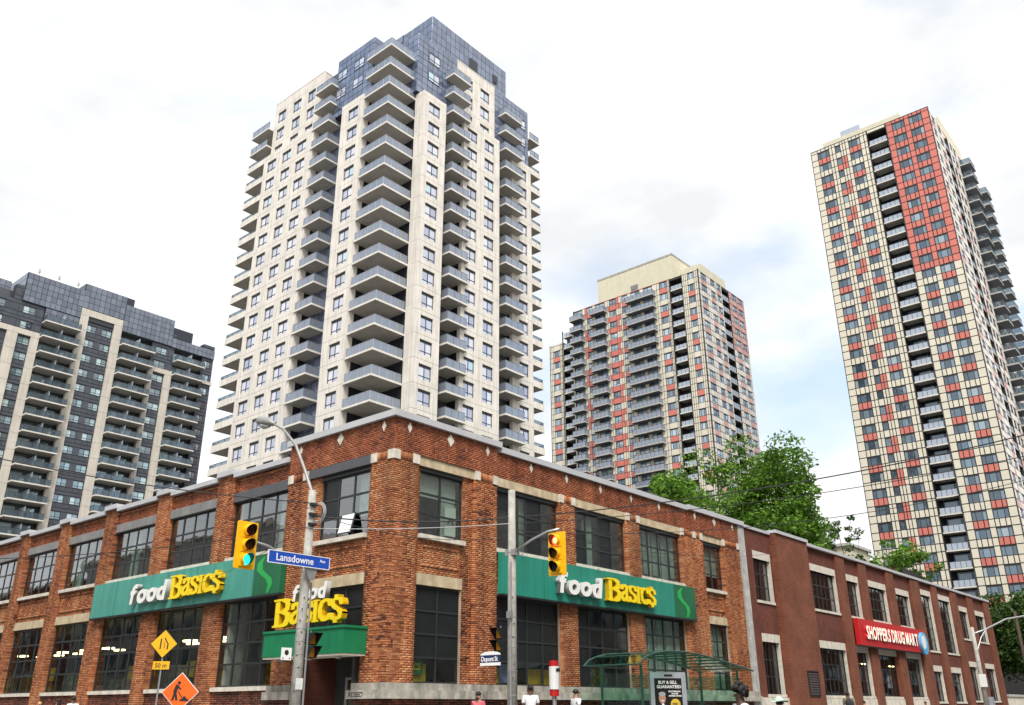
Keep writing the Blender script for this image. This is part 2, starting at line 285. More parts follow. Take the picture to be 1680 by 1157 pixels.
M['skin_dark'] = mat('dark skin', (0.10, 0.05, 0.032), 0.6, 0.06, 8)
M['hair'] = mat('black hair', (0.012, 0.009, 0.008), 0.7, 0.2, 30)
M['hair_blond'] = mat('blond hair', (0.50, 0.33, 0.16), 0.7, 0.2, 30)
M['tee_white'] = mat('white cotton', (0.78, 0.78, 0.80), 0.9, 0.06, 8)
M['tee_pink'] = mat('pink cotton', (0.72, 0.16, 0.20), 0.9, 0.06, 8)
M['cloth_dark'] = mat('dark cloth', (0.03, 0.032, 0.04), 0.9, 0.1, 8)
M['denim'] = mat('denim', (0.05, 0.075, 0.13), 0.9, 0.15, 10)
M['cloth_olive'] = mat('olive cloth', (0.16, 0.15, 0.08), 0.9, 0.1, 8)
M['hat_mint'] = mat('mint straw', (0.52, 0.68, 0.58), 0.8, 0.1, 20)
M['bark'] = mat('bark', (0.07, 0.05, 0.036), 0.95, 0.3, 6, bump=0.6)
def leaf_mat(name, c):
    m, t, p, o = new_mat(name); L = t.links.new
    p.inputs['Roughness'].default_value = 0.55; p.inputs['Specular IOR Level'].default_value = 0.3
    g = N(t, 'ShaderNodeNewGeometry'); rmp = N(t, 'ShaderNodeValToRGB'); e = rmp.color_ramp.elements
    e[0].color = (c[0]*0.4, c[1]*0.45, c[2]*0.5, 1); e[1].color = (c[0]*1.6, c[1]*1.3, c[2]*1.2, 1)
    L(g.outputs['Random Per Island'], rmp.inputs[0]); L(rmp.outputs[0], p.inputs['Base Color'])
    tl = N(t, 'ShaderNodeBsdfTranslucent'); L(rmp.outputs[0], tl.inputs[0]); ms = N(t, 'ShaderNodeMixShader'); ms.inputs[0].default_value = 0.35
    L(p.outputs[0], ms.inputs[1]); L(tl.outputs[0], ms.inputs[2]); L(ms.outputs[0], o.inputs[0]); return m
M['leaf'] = leaf_mat('maple leaf', (0.10, 0.235, 0.022)); M['leaf_b'] = leaf_mat('ash leaf', (0.11, 0.25, 0.027)); M['leaf_c'] = leaf_mat('dark leaf', (0.05, 0.115, 0.02))
M['interior_light'] = mat('fluorescent tube fixture', (0.8, 0.75, 0.6), 0.5, 0, emit=(1.0, 0.80, 0.40), es=4.0)
M['prod_yellow'] = mat('yellow store print', (0.60, 0.42, 0.01), 0.6, 0.2, 2)
M['prod_mix'] = ramp_mat('shelf goods', [(0, (0.35, 0.03, 0.02)), (0.25, (0.4, 0.28, 0.02)), (0.45, (0.04, 0.14, 0.05)), (0.65, (0.4, 0.38, 0.34)), (0.85, (0.4, 0.13, 0.03)), (1, (0.05, 0.08, 0.25))], dark=0.2, bump=0, nscale=3)

# ------------------------------------------------------------------ building blocks
class Fc:
    """vertical face: 'L' = plane x = P looking towards -x (u runs along y); 'R' = plane y = P looking towards -y (u runs along x)"""
    def __init__(s, k, P): s.k, s.P = k, P
    def pt(s, u, d, z): return (s.P-d, u, z) if s.k == 'L' else (u, s.P-d, z)
    def off(s, P): return Fc(s.k, P)
class MB:
    def __init__(s): s.v, s.f, s.m = [], [], []
    def hexa(s, p, mi=0, skip=()):
        b = len(s.v); s.v += [tuple(q) for q in p]
        for i, q in enumerate(((0, 3, 2, 1), (4, 5, 6, 7), (0, 1, 5, 4), (1, 2, 6, 5), (2, 3, 7, 6), (3, 0, 4, 7))):
            if i in skip: continue
            s.f.append(tuple(b+k for k in q)); s.m.append(mi)
        return s
    def box(s, x0, x1, y0, y1, z0, z1, mi=0):
        return s.hexa([(x0, y0, z0), (x1, y0, z0), (x1, y1, z0), (x0, y1, z0), (x0, y0, z1), (x1, y0, z1), (x1, y1, z1), (x0, y1, z1)], mi)
    def fb(s, fc, u0, u1, d0, d1, z0, z1, mi=0):
        a, b = fc.pt(u0, d0, z0), fc.pt(u1, d1, z1)
        return s.box(min(a[0], b[0]), max(a[0], b[0]), min(a[1], b[1]), max(a[1], b[1]), z0, z1, mi)
    def poly(s, pts, mi=0):
        b = len(s.v); s.v += [tuple(q) for q in pts]; s.f.append(tuple(range(b, b+len(pts)))); s.m.append(mi); return s
    def prism(s, pts, vec, mi=0, mside=None):
        """closed outline swept along vec"""
        n = len(pts); b = len(s.v); vec = Vector(vec)
        s.v += [tuple(Vector(q)) for q in pts] + [tuple(Vector(q)+vec) for q in pts]
        s.f.append(tuple(range(b+n-1, b-1, -1))); s.m.append(mi); s.f.append(tuple(range(b+n, b+2*n))); s.m.append(mi)
        for i in range(n):
            j = (i+1) % n; s.f.append((b+i, b+j, b+n+j, b+n+i)); s.m.append(mi if mside is None else mside)
        return s
    def tube(s, path, rad, seg=8, mi=0, cap=True):
        path = [Vector(p) for p in path]; rads = rad if isinstance(rad, (list, tuple)) else [rad]*len(path)
        rings = []; n0 = None
        for i, p in enumerate(path):
            d = (path[min(i+1, len(path)-1)] - path[max(i-1, 0)]).normalized()
            if n0 is None:
                n0 = d.orthogonal().normalized()
            n0 = (n0 - d*n0.dot(d)).normalized(); b0 = d.cross(n0)
            r0 = len(s.v)
            for k in range(seg):
                a = 2*math.pi*k/seg; s.v.append(tuple(p + (n0*math.cos(a)+b0*math.sin(a))*rads[i]))
            rings.append(r0)
        for i in range(len(rings)-1):
            for k in range(seg):
                j = (k+1) % seg; s.f.append((rings[i]+k, rings[i]+j, rings[i+1]+j, rings[i+1]+k)); s.m.append(mi)
        if cap:
            s.f.append(tuple(rings[0]+k for k in range(seg-1, -1, -1))); s.m.append(mi)
            s.f.append(tuple(rings[-1]+k for k in range(seg))); s.m.append(mi)
        return s
    def mesh(s, name, mats, smooth=False):
        me = bpy.data.meshes.new(name); me.from_pydata(s.v, [], s.f)
        for m in (mats if isinstance(mats, (list, tuple)) else [mats]): me.materials.append(M[m] if isinstance(m, str) else m)
        if any(s.m): me.polygons.foreach_set('material_index', s.m)
        if smooth: me.polygons.foreach_set('use_smooth', [True]*len(s.f))
        me.update(); return me
    def build(s, name, mats, parent=None, smooth=False, kind=None):
        o = bpy.data.objects.new(name, s.mesh(name, mats, smooth)); COL.objects.link(o)
        if parent is not None: hang(o, parent)
        if kind: o['kind'] = kind
        return o
def hang(o, parent, loc=None):
    o.parent = parent
    l = Vector(loc) if loc is not None else Vector((0, 0, 0))
    o.location = l - (ORG.get(parent.name, Vector((0, 0, 0))))
ORG = {}
def inst(name, me, parent, loc=(0, 0, 0)):
    o = bpy.data.objects.new(name, me); COL.objects.link(o); hang(o, parent, loc); return o
def sub(name, me, parent, loc=(0, 0, 0)):
    """child of a placed part, in that part's own coordinates"""
    o = bpy.data.objects.new(name, me); COL.objects.link(o); o.parent = parent; o.location = loc; return o
def thing(name, label, cat, loc=(0, 0, 0), group=None):
    o = bpy.data.objects.new(name, None); COL.objects.link(o); o.location = loc; o.empty_display_size = 0.3
    o['label'] = label; o['category'] = cat
    if group: o['group'] = group
    ORG[o.name] = Vector(loc); return o
def tag(o, label, cat, group=None):
    o['label'] = label; o['category'] = cat
    if group: o['group'] = group
    return o
def struct(o): o['kind'] = 'structure'; return o

def grid_wall(mb, fc, u0, u1, z0, z1, holes, d=0.0, thick=0.3, mi=0):
    """front skin of a wall with rectangular openings and their reveals"""
    us = sorted({u0, u1, *[h[0] for h in holes], *[h[1] for h in holes]}); zs = sorted({z0, z1, *[h[2] for h in holes], *[h[3] for h in holes]})
    us = [u for u in us if u0 <= u <= u1]; zs = [z for z in zs if z0 <= z <= z1]
    inh = lambda u, z: any(h[0] < u < h[1] and h[2] < z < h[3] for h in holes)
    for a, b in zip(us, us[1:]):
        for c, e in zip(zs, zs[1:]):
            if not inh((a+b)/2, (c+e)/2):
                q = [fc.pt(a, d, c), fc.pt(b, d, c), fc.pt(b, d, e), fc.pt(a, d, e)]
                mb.poly(q if fc.k == 'R' else q[::-1], mi)
    for a, b, c, e in holes:
        for p, q in (((a, c), (b, c)), ((b, c), (b, e)), ((b, e), (a, e)), ((a, e), (a, c))):
            mb.poly([fc.pt(p[0], d, p[1]), fc.pt(q[0], d, q[1]), fc.pt(q[0], d-thick, q[1]), fc.pt(p[0], d-thick, p[1])], mi)
    return mb
def text_mesh(txt, size, ext, mats, bold=0.0, shear=0.0, spacing=1.0, sx=1.0):
    cu = bpy.data.curves.new('txt', 'FONT'); cu.body = txt; cu.size = size; cu.extrude = ext; cu.offset = bold; cu.shear = shear; cu.space_character = spacing
    cu.resolution_u = 3
    o = bpy.data.objects.new('txt', cu); COL.objects.link(o)
    dg = bpy.context.evaluated_depsgraph_get(); me = bpy.data.meshes.new_from_object(o.evaluated_get(dg)); w = 0
    COL.objects.unlink(o); bpy.data.objects.remove(o)
    me.materials.clear()
    for m in mats: me.materials.append(M[m])
    if len(mats) > 1: me.polygons.foreach_set('material_index', [0 if abs(p.normal.z) > 0.5 else 1 for p in me.polygons])
    else: me.polygons.foreach_set('material_index', [0]*len(me.polygons))
    if sx != 1.0:
        for v in me.vertices: v.co.x *= sx
    return me
def face_matrix(fc, u, z, d):
    """text lying in xy: x to the reader's right, y up, z to the reader"""
    p = Vector(fc.pt(u, d, z))
    if fc.k == 'R': m = Matrix(((1, 0, 0), (0, 0, -1), (0, 1, 0)))
    else: m = Matrix(((0, 0, -1), (-1, 0, 0), (0, 1, 0)))
    m = m.to_4x4(); m.translation = p; return m
def put(me, name, parent, mtx, kind=None):
    me.transform(mtx); o = bpy.data.objects.new(name, me); COL.objects.link(o); hang(o, parent); return o
def mesh_width(me):
    xs = [v.co.x for v in me.vertices]; return min(xs), max(xs)
# serif capitals drawn with a broad nib: strokes as polylines in a 1-high box
GL = {
 'B': (0.78, [[(0.16, 0), (0.16, 1)], [(0.16, 1), (0.45, 1), (0.62, 0.9), (0.62, 0.66), (0.45, 0.54), (0.2, 0.53)], [(0.45, 0.53), (0.64, 0.44), (0.68, 0.24), (0.58, 0.06), (0.42, 0), (0.16, 0)]], [(0, 0), (0, 1)]),
 'A': (0.74, [[(0.02, 0), (0.33, 1.0)], [(0.33, 1.0), (0.62, 0)], [(0.16, 0.34), (0.5, 0.34)]], []),
 'a': (0.66, [[(0.10, 0.74), (0.18, 0.96), (0.34, 1.0), (0.47, 0.84), (0.47, 0.1), (0.60, 0.0)], [(0.47, 0.60), (0.26, 0.52), (0.09, 0.36), (0.09, 0.12), (0.22, 0.0), (0.35, 0.05), (0.47, 0.2)]], []),
 'S': (0.62, [[(0.56, 0.74), (0.5, 0.95), (0.32, 1.0), (0.12, 0.92), (0.07, 0.74), (0.2, 0.58), (0.42, 0.46), (0.54, 0.3), (0.5, 0.08), (0.3, 0.0), (0.1, 0.06), (0.03, 0.27)]], []),
 'I': (0.36, [[(0.16, 0), (0.16, 1)]], [(0.02, 0), (0.02, 1)]),
 'C': (0.68, [[(0.62, 0.72), (0.56, 0.93), (0.36, 1.0), (0.15, 0.86), (0.07, 0.55), (0.12, 0.2), (0.32, 0.0), (0.54, 0.07), (0.63, 0.28)]], []),
 '$': (0.64, [[(0.56, 0.74), (0.5, 0.95), (0.32, 1.0), (0.12, 0.92), (0.07, 0.74), (0.2, 0.58), (0.42, 0.46), (0.54, 0.3), (0.5, 0.08), (0.3, 0.0), (0.1, 0.06), (0.03, 0.27)], [(0.28, -0.12), (0.28, 0.08)], [(0.28, 0.95), (0.28, 1.13)]], [])}
def nib_letter(ch, h, ext, nib=0.205, thin=0.095):
    w, strokes, ser = GL[ch]; mb = MB(); k = 0
    def hull(a, b):
        pts = [(p[0]+sx*nib/2, p[1]+sy*thin/2) for p in (a, b) for sx in (-1, 1) for sy in (-1, 1)]
        pts = sorted(set(pts)); lo, hi = [], []
        cr_ = lambda o, p, q: (p[0]-o[0])*(q[1]-o[1])-(p[1]-o[1])*(q[0]-o[0])
        for p in pts:
            while len(lo) > 1 and cr_(lo[-2], lo[-1], p) <= 0: lo.pop()
            lo.append(p)
        for p in pts[::-1]:
            while len(hi) > 1 and cr_(hi[-2], hi[-1], p) <= 0: hi.pop()
            hi.append(p)
        return lo[:-1]+hi[:-1]
    for st in strokes:
        for a, b in zip(st, st[1:]):
            e = 0.0012*k; k += 1
            mb.prism([(p[0]*h, p[1]*h, 0) for p in hull(a, b)], (0, 0, ext+e), 0, 1)
    for (sx, sy) in ser:
        e = 0.0012*k; k += 1; y = sy*h
        mb.prism([(sx*h-0.02*h, y-0.035*h, 0), (sx*h+0.34*h, y-0.035*h, 0), (sx*h+0.34*h, y+0.035*h, 0), (sx*h-0.02*h, y+0.035*h, 0)], (0, 0, ext+e), 0, 1)
    return mb, w*h
# ------------------------------------------------------------------ setting: ground, roads, pavements
struct(MB().box(-700, 900, -700, 900, -1.0, -0.02).build('ground', 'ground'))
struct(MB().box(-17.2, -3.8, -400, 400, -0.02, 0.0).build('road', 'asphalt'))
struct(MB().box(-400, -17.2, -17.2, -3.8, -0.02, -0.0005).build('road', 'asphalt'))
struct(MB().box(-3.8, 400, -17.2, -3.8, -0.02, -0.0005).build('road', 'asphalt'))
def pavement(x0, x1, y0, y1, kerbs):
    p = struct(MB().box(x0, x1, y0, y1, -0.02, 0.135).build('pavement', 'pave'))
    for a in kerbs:
        o = MB().box(*a, -0.02, 0.145).build('kerb', 'concrete'); o.parent = p
pavement(-3.6, 400, -3.6, 0.6, [(-3.8, 400, -3.8, -3.6)])
pavement(-3.6, 0.6, 0.6, 400, [(-3.8, -3.6, -3.6, 400)])
pavement(-400, -17.4, -400, -17.4, [(-400, -17.2, -17.4, -17.2), (-17.4, -17.2, -400, -17.4)])
pavement(-3.6, 400, -400, -17.4, [(-3.8, 400, -17.4, -17.2), (-3.8, -3.6, -400, -17.4)])
pavement(-400, -17.4, -3.6, 400, [(-400, -17.2, -3.8, -3.6), (-17.4, -17.2, -3.6, 400)])
lm = MB()
for k in range(12):
    lm.box(-9.8-0.0, -9.68, 4+k*6, 7+k*6, 0.0, 0.004); lm.box(4+k*6, 7+k*6, -10.6, -10.48, 0.0, 0.004)
o = lm.build('lane_marking', 'paint'); struct(o)
cw = MB()
for k in range(9): cw.box(-16.6+k*1.45, -16.0+k*1.45, -3.4, -0.6, 0.0, 0.004)
struct(cw.build('crosswalk_marking', 'paint'))

# ------------------------------------------------------------------ old brick store on the corner
FR, FL = Fc('R', 0.0), Fc('L', 0.0)
STORE = thing('brick_store', 'two storey orange brick corner store with steel windows and green signs', 'building', (0, 0, 0))
BR = {'a': [], 'd': [], 'f': []}      # brick boxes: (face, u0,u1,d,z0,z1)
WALL = MB()
CH, BL = 0.0735, 0.225
def lay(fc, u0, u1, z0, z1, d, key='a', back=0.25, backing=True, soldier=False):
    if backing: WALL.fb(fc, u0+0.03, u1-0.03, d-back, d-0.008, z0, z1)
    if soldier:
        n = max(1, round((u1-u0)/0.078)); w = (u1-u0)/n
        for i in range(n): BR[key].append((fc, u0+i*w+0.004, u0+(i+1)*w-0.004, d, z0+0.005, z1-0.005))
        return
    n = max(1, round((z1-z0)/CH)); h = (z1-z0)/n
    for k in range(n):
        a = u0 - (BL/2 if (int(round((z0+k*h)/CH)) % 2) else 0) - 0.0
        if (k+3) % 6 == 0: bl = BL/2          # header course
        else: bl = BL
        while a < u1:
            b = a+bl; s, e = max(a, u0), min(b, u1)
            if e-s > 0.035: BR[key].append((fc, s+(0.006 if s > u0 else 0), e-(0.006 if e < u1 else 0), d, z0+k*h+0.006, z0+(k+1)*h-0.006))
            a = b
def lay_holes(fc, u0, u1, z0, z1, d, holes, key='a'):
    zs = sorted({z0, z1, *[h[2] for h in holes], *[h[3] for h in holes]})
    for a, b in zip(zs, zs[1:]):
        hs = sorted([h for h in holes if h[2] < (a+b)/2 < h[3]]); u = u0
        for h in hs:
            if h[0]-u > 0.03: lay(fc, u, h[0], a, b, d, key)
            u = h[1]
        if u1-u > 0.03: lay(fc, u, u1, a, b, d, key)
def part_box(name, fc, u0, u1, d0, d1, z0, z1, m, parent=STORE): return MB().fb(fc, u0, u1, d0, d1, z0, z1).build(name, m, parent)
def window(fc, u0, u1, z0, z1, nc, nr, glass='glass', parent=STORE, d=-0.2, fr=0.06, bar=0.035, blank=(), name='window', onepane=False, dep=0.07, bars='frame', wide=None):
    mb = MB(); e = 0.002
    mb.fb(fc, u0, u0+fr, d-dep, d, z0, z1); mb.fb(fc, u1-fr, u1, d-dep, d, z0, z1)
    mb.fb(fc, u0+fr+e, u1-fr-e, d-dep, d, z0, z0+fr); mb.fb(fc, u0+fr+e, u1-fr-e, d-dep, d, z1-fr, z1)
    iu0, iu1, iz0, iz1 = u0+fr, u1-fr, z0+fr, z1-fr
    us = [iu0+(iu1-iu0)*i/nc for i in range(nc+1)]; zs = [iz0+(iz1-iz0)*i/nr for i in range(nr+1)]
    for i, u in enumerate(us[1:-1]): mb.fb(fc, u-bar, u+bar, d-dep+0.004, d-0.004, iz0, iz1)
    for z in zs[1:-1]:
        for a, b in zip(us, us[1:]): mb.fb(fc, a+(bar if a > iu0 else 0)+e, b-(bar if b < iu1 else 0)-e, d-dep+0.006, d-0.006, z-bar, z+bar)
    w = mb.build(name, bars, parent)
    if onepane:
        p = MB().fb(fc, iu0+e, iu1-e, d-dep*0.5-0.003, d-dep*0.5+0.003, iz0+e, iz1-e).mesh('pane', glass); sub('pane', p, w, -ORG_loc(w)); return w
    for i, (a, b) in enumerate(zip(us, us[1:])):
        for j, (c, f) in enumerate(zip(zs, zs[1:])):
            g = glass
            if (i, j) in blank: g = 'film'
            tl = 0.004*rnd.uniform(-1, 1)
            p = MB().fb(fc, a+(bar if i else 0)+e, b-(bar if i < nc-1 else 0)-e, d-dep*0.5-0.003+tl, d-dep*0.5+0.003+tl, c+(bar if j else 0)+e, f-(bar if j < nr-1 else 0)-e).mesh('pane', g)
            sub('pane', p, w, -ORG_loc(w))
    return w
def ORG_loc(w): return Vector(w.location) + (ORG.get(w.parent.name, Vector((0, 0, 0))) if w.parent else Vector((0, 0, 0)))

Z = dict(base=1.53, led=1.79, sill=2.0, lh=5.08, lint=5.48, us=6.63, uw=6.78, uh=9.0, cap=9.15, fz=9.48, top=10.63)
# --- right-hand street face (x grows away from the corner)
RW = [(1.37, 3.54, 2), (5.30, 9.17, 4), (10.24, 14.10, 4), (15.20, 18.92, 4), (21.12, 23.15, 2)]
RP = [(0.0, 1.18), (4.05, 5.30), (9.17, 10.24), (14.10, 15.20), (18.92, 21.12), (23.15, 25.05)]
for a, b in RP:
    lay(FR, a, b, Z['sill'], Z['cap'], 0.0)
lay(FR, 1.18, 1.37, Z['sill'], Z['cap'], -0.12); lay(FR, 3.54, 4.05, Z['sill'], Z['cap'], -0.12)
for a, b, n in RW:
    lay(FR, a, b, Z['lint'], Z['us'], -0.12)
    if n == 2:      # recessed panel border above the lintel
        for q in ((a+0.15, b-0.15, 5.72, 5.80), (a+0.15, b-0.15, 6.36, 6.44), (a+0.15, a+0.23, 5.80, 6.36), (b-0.23, b-0.15, 5.80, 6.36)): lay(FR, *q, -0.09, back=0.02)
lay(FR, 0.0, 5.30, Z['fz'], Z['top'], 0.02, 'f'); lay(FR, 5.30, 19.7, Z['fz'], 10.47, -0.03, 'f'); lay(FR, 19.7, 25.05, Z['fz'], 10.52, 0.02, 'f')
lay(FR, 0.0, 25.05, 0.1, Z['base'], -0.02, 'd')
for (a, b, n) in RW:
    part_box('lintel', FR, a-0.19 if n == 2 and a < 3 else a, b+(0.5 if n == 2 and a < 3 else 0), -0.2, -0.03, Z['cap'], Z['fz'], 'lintel_tan')
    part_box('lintel', FR, a-0.01, b+0.01, -0.2, -0.09, Z['lh']+0.02, Z['lint'], 'lintel_tan')
    part_box('head_flashing', FR, a, b, -0.26, -0.12, Z['uh'], Z['cap']-0.003, 'frame')
    part_box('sill', FR, a-0.03, b+0.03, -0.22, 0.04, Z['us'], Z['uw'], 'stone')
for a, b in RP:
    ww = b-a
    blocks = [(a, a+0.27), (b-0.27, b)] if a > 0.5 else [(a-0.03, a+0.27), (0.87, 1.18)]
    if 18 < a < 20: blocks = [(a+0.02, a+0.27), (20.05, 20.35), (20.78, 21.07)]
    for p, q in blocks: part_box('capital_block', FR, p, q, -0.2, 0.045, Z['cap'], Z['fz'], 'stone')
    bl = sorted(blocks)
    for (p, q), (r_, s_) in zip(bl, bl[1:]): lay(FR, q, r_, Z['cap'], Z['fz'], 0.01, soldier=True)
part_box('ledge', FR, -0.22, 25.6, -0.1, 0.22, Z['base'], Z['led'], 'ledge'); part_box('plinth', FR, -0.10, 25.62, -0.2, 0.10, Z['led'], Z['sill'], 'ledge')
part_box('plinth', FR, 25.08, 25.75, -0.3, 0.06, 0.1, 10.5, 'concrete')
# --- left-hand street face (y grows away from the corner)
LW = [(1.33, 4.00, 3)] + [(5.95+4.955*k, 9.72+4.955*k, 4) for k in range(8)]
lay(FL, 0.0, 1.16, Z['sill'], Z['cap'], 0.0); lay(FL, 4.67, 5.95, Z['sill'], Z['cap'], 0.0)
lay(FL, 1.16, 1.33, Z['sill'], Z['cap'], -0.12); lay(FL, 4.00, 4.67, 5.1, Z['cap'], -0.12); lay(FL, 1.33, 4.00, Z['lint'], Z['us'], -0.12)
lay(FL, 4.45, 4.67, Z['sill'], 5.1, -0.12)
for q in ((1.45, 3.88, 5.72, 5.80), (1.45, 3.88, 6.36, 6.44), (1.45, 1.53, 5.80, 6.36), (3.80, 3.88, 5.80, 6.36)): lay(FL, *q, -0.09, back=0.02)
lay(FL, 0.0, 5.95, Z['fz'], Z['top'], 0.02, 'f')
for k, (a, b, n) in enumerate(LW[1:]):
    lay(FL, b, b+4.955-3.77, 0.1, 10.20, 0.0)                    # pilaster
    lay(FL, a, b, Z['lint'], Z['us'], -0.12); lay(FL, a, b, 0.1, 1.85, -0.06, 'd'); lay(FL, a, b, 9.40, 10.05, -0.12, 'f')
    for q in ((a+0.1, b-0.1, 9.86, 9.94), (a+0.1, a+0.18, 9.5, 9.86), (b-0.18, b-0.1, 9.5, 9.86)): lay(FL, *q, -0.08, back=0.03)
    for q in ((a+0.1, b-0.1, 5.66, 5.74), (a+0.1, b-0.1, 6.4, 6.48)): lay(FL, *q, -0.08, back=0.03)
    part_box('lintel', FL, a+0.003, b-0.003, -0.2, -0.03, 9.02, 9.40, 'lintel_metal' if k < 1 else 'lintel_grey')
    part_box('lintel', FL, a+0.003, b-0.003, -0.2, -0.07, Z['lh']+0.02, Z['lint'], 'lintel_tan')
    part_box('sill', FL, a+0.003, b-0.003, -0.2, 0.05, Z['us'], Z['uw'], 'stone'); part_box('sill', FL, a+0.003, b-0.003, -0.2, 0.03, 1.85, Z['sill'], 'stone')
    part_box('coping', FL, a, b, -0.4, 0.10, 10.05, 10.25, 'coping'); part_box('coping', FL, b+0.01, b+1.175, -0.4, 0.16, 10.20, 10.42, 'coping')
part_box('lintel', FL, 1.16, 4.67, -0.2, 0.03, Z['cap'], Z['fz'], 'lintel_metal'); part_box('lintel', FL, 1.32, 4.2, -0.2, -0.08, Z['lh']+0.02, Z['lint'], 'lintel_tan')
part_box('head_flashing', FL, 1.33, 4.0, -0.26, -0.12, Z['uh'], Z['cap']-0.003, 'frame'); part_box('sill', FL, 1.30, 4.1, -0.22, 0.04, Z['us'], Z['uw'], 'stone')
for p, q in ((0.0, 0.28), (0.85, 1.16), (4.67, 5.0), (5.62, 5.93)): part_box('capital_block', FL, p, q, -0.2, 0.045, Z['cap']+0.002, Z['fz']-0.002, 'stone')
lay(FL, 0.28, 0.85, Z['cap'], Z['fz'], 0.01, soldier=True); lay(FL, 5.0, 5.62, Z['cap'], Z['fz'], 0.01, soldier=True)
lay(FL, 0.0, 1.5, 0.1, Z['base'], -0.02, 'd'); lay(FL, 4.5, 5.95, 0.1, Z['base'], -0.02, 'd')
part_box('ledge', FL, -0.1, 1.5, -0.1, 0.215, Z['base']+0.002, Z['led']-0.002, 'ledge'); part_box('plinth', FL, 0.0, 1.4, -0.2, 0.095, Z['led'], Z['sill']-0.002, 'ledge')
part_box('ledge', FL, 4.5, 6.05, -0.1, 0.22, Z['base'], Z['led'], 'ledge'); part_box('plinth', FL, 4.6, 6.0, -0.2, 0.10, Z['led'], Z['sill'], 'ledge')
# copings on the raised corner bay and along the street
c = MB(); c.box(-0.16, 5.42, -0.16, 0.35, Z['top'], 10.86); c.box(-0.16, 0.35, 0.352, 6.05, Z['top'], 10.86); c.build('coping', 'coping', STORE)
part_box('coping', FR, 5.43, 19.7, -0.35, 0.10, 10.47, 10.70, 'coping'); part_box('coping', FR, 19.71, 25.7, -0.35, 0.15, 10.52, 10.76, 'coping')
# light stone diamonds set in the frieze
def diamond(fc, u, z, w, h, d):
    pts = [fc.pt(u-w, d-0.02, z), fc.pt(u, d-0.02, z-h), fc.pt(u+w, d-0.02, z), fc.pt(u, d-0.02, z+h)]
    v = Vector(fc.pt(0, 1, 0)) - Vector(fc.pt(0, 0, 0)); MB().prism(pts, v*0.05).build('diamond_stone', 'stone', STORE)
for u, z in ((0.64, 10.36), (4.70, 10.36), (7.37, 10.22), (9.73, 10.22), (12.2, 10.22), (14.64, 10.22), (17.05, 10.22), (20.41, 10.28), (24.45, 10.28)): diamond(FR, u, z, 0.10, 0.20, 0.02 if u < 5 or u > 19.7 else -0.03)
for u in (2.68, 22.43): diamond(FR, u, 10.34 if u < 5 else 10.28, 0.18, 0.24, 0.02)
for u, w, h in ((0.54, 0.10, 0.20), (2.93, 0.18, 0.24), (5.29, 0.10, 0.20)): diamond(FL, u, 10.37, w, h, 0.02)
# windows
for i, (a, b, n) in enumerate(RW):
    window(FR, a, b, Z['uw'], Z['uh'], n, 3, 'glass_up', blank={1: ((2, 0), (2, 1), (2, 2), (0, 2)), 2: ((2, 0), (2, 1), (0, 0), (0, 1), (2, 2))}.get(i, ()))
    bl = {0: tuple((x, y) for x in range(2) for y in (1, 2, 3)), 1: tuple((x, y) for x in range(4) for y in (1, 2, 3)), 2: ((0, 0), (0, 1), (0, 2), (0, 3))}.get(i, ())
    window(FR, a, b, Z['sill'], Z['lh'], n, 4, 'glass', blank=bl)
    WALL.fb(FR, b-0.04, b, -0.24, -0.12, Z['sill'], Z['lh'])
for i, (a, b, n) in enumerate(LW):
    if i == 0:
        w = window(FL, a, b, Z['uw'], Z['uh'], 3, 3, 'glass_up', blank=((2, 2), (2, 1)))
        window(FL, 1.35, 4.15, 3.70, Z['lh'], 3, 2, 'film', name='transom_window')
    else:
        window(FL, a, b, Z['uw'], 9.0, 4, 3, 'glass_up'); window(FL, a, b, Z['sill'], Z['lh'], 4, 4, 'glass')
# open top-hung sash on the corner bay
s_ = MB(); a0, a1 = 2.0, 2.75
P = lambda u, t: (-0.0-0.12-0.42*(1-t)+0.0, u, 6.95+0.78*t)
s_.prism([(-0.02, a0, 6.88), (-0.02, a1, 6.88), (0.17, a1, 7.60), (0.17, a0, 7.60)], (-0.03, 0, -0.02)); sash = s_.build('open_sash', 'frame', STORE)
g_ = MB(); g_.prism([(-0.046, a0+0.05, 6.91), (-0.046, a1-0.05, 6.91), (0.126, a1-0.05, 7.56), (0.126, a0+0.05, 7.56)], (-0.006, 0, -0.004)); sub('pane', g_.mesh('pane', mat('pane with painted sky reflection', (0.75, 0.77, 0.78), 0.1, 0.02, spec=1.0)), sash)  # reflected sky is put into the near-white base colour of the pane
# inside: blinds, curtains, shop floor
def behind(name, fc, u0, u1, z0, z1, m, d=-0.45): return part_box(name, fc, u0, u1, d-0.03, d, z0, z1, m)
behind('blind', FR, 1.45, 3.48, 8.2, 8.95, 'curtain_white'); behind('curtain', FR, 2.75, 3.45, 6.8, 8.15, 'curtain_white'); behind('curtain', FR, 7.1, 7.9, 6.8, 8.9, 'curtain')
behind('curtain', FR, 11.3, 12.0, 6.8, 8.9, 'curtain'); behind('curtain', FR, 21.2, 23.1, 7.5, 8.95, 'curtain_white')
for k in range(9): behind('curtain', FR, 15.3+k*0.4, 15.62+k*0.4, 6.8+rnd.uniform(0, .25), 8.95, 'curtain', -0.45-0.03*(k % 2))
for k in range(9): behind('curtain', FR, 15.25+k*0.4, 15.62+k*0.4, 2.1, 5.0, 'curtain', -0.45-0.03*(k % 2))
behind('curtain', FR, 21.2, 22.1, 2.1, 5.0, 'curtain'); behind('curtain', FR, 22.15, 23.1, 2.1, 5.0, 'curtain', -0.49)
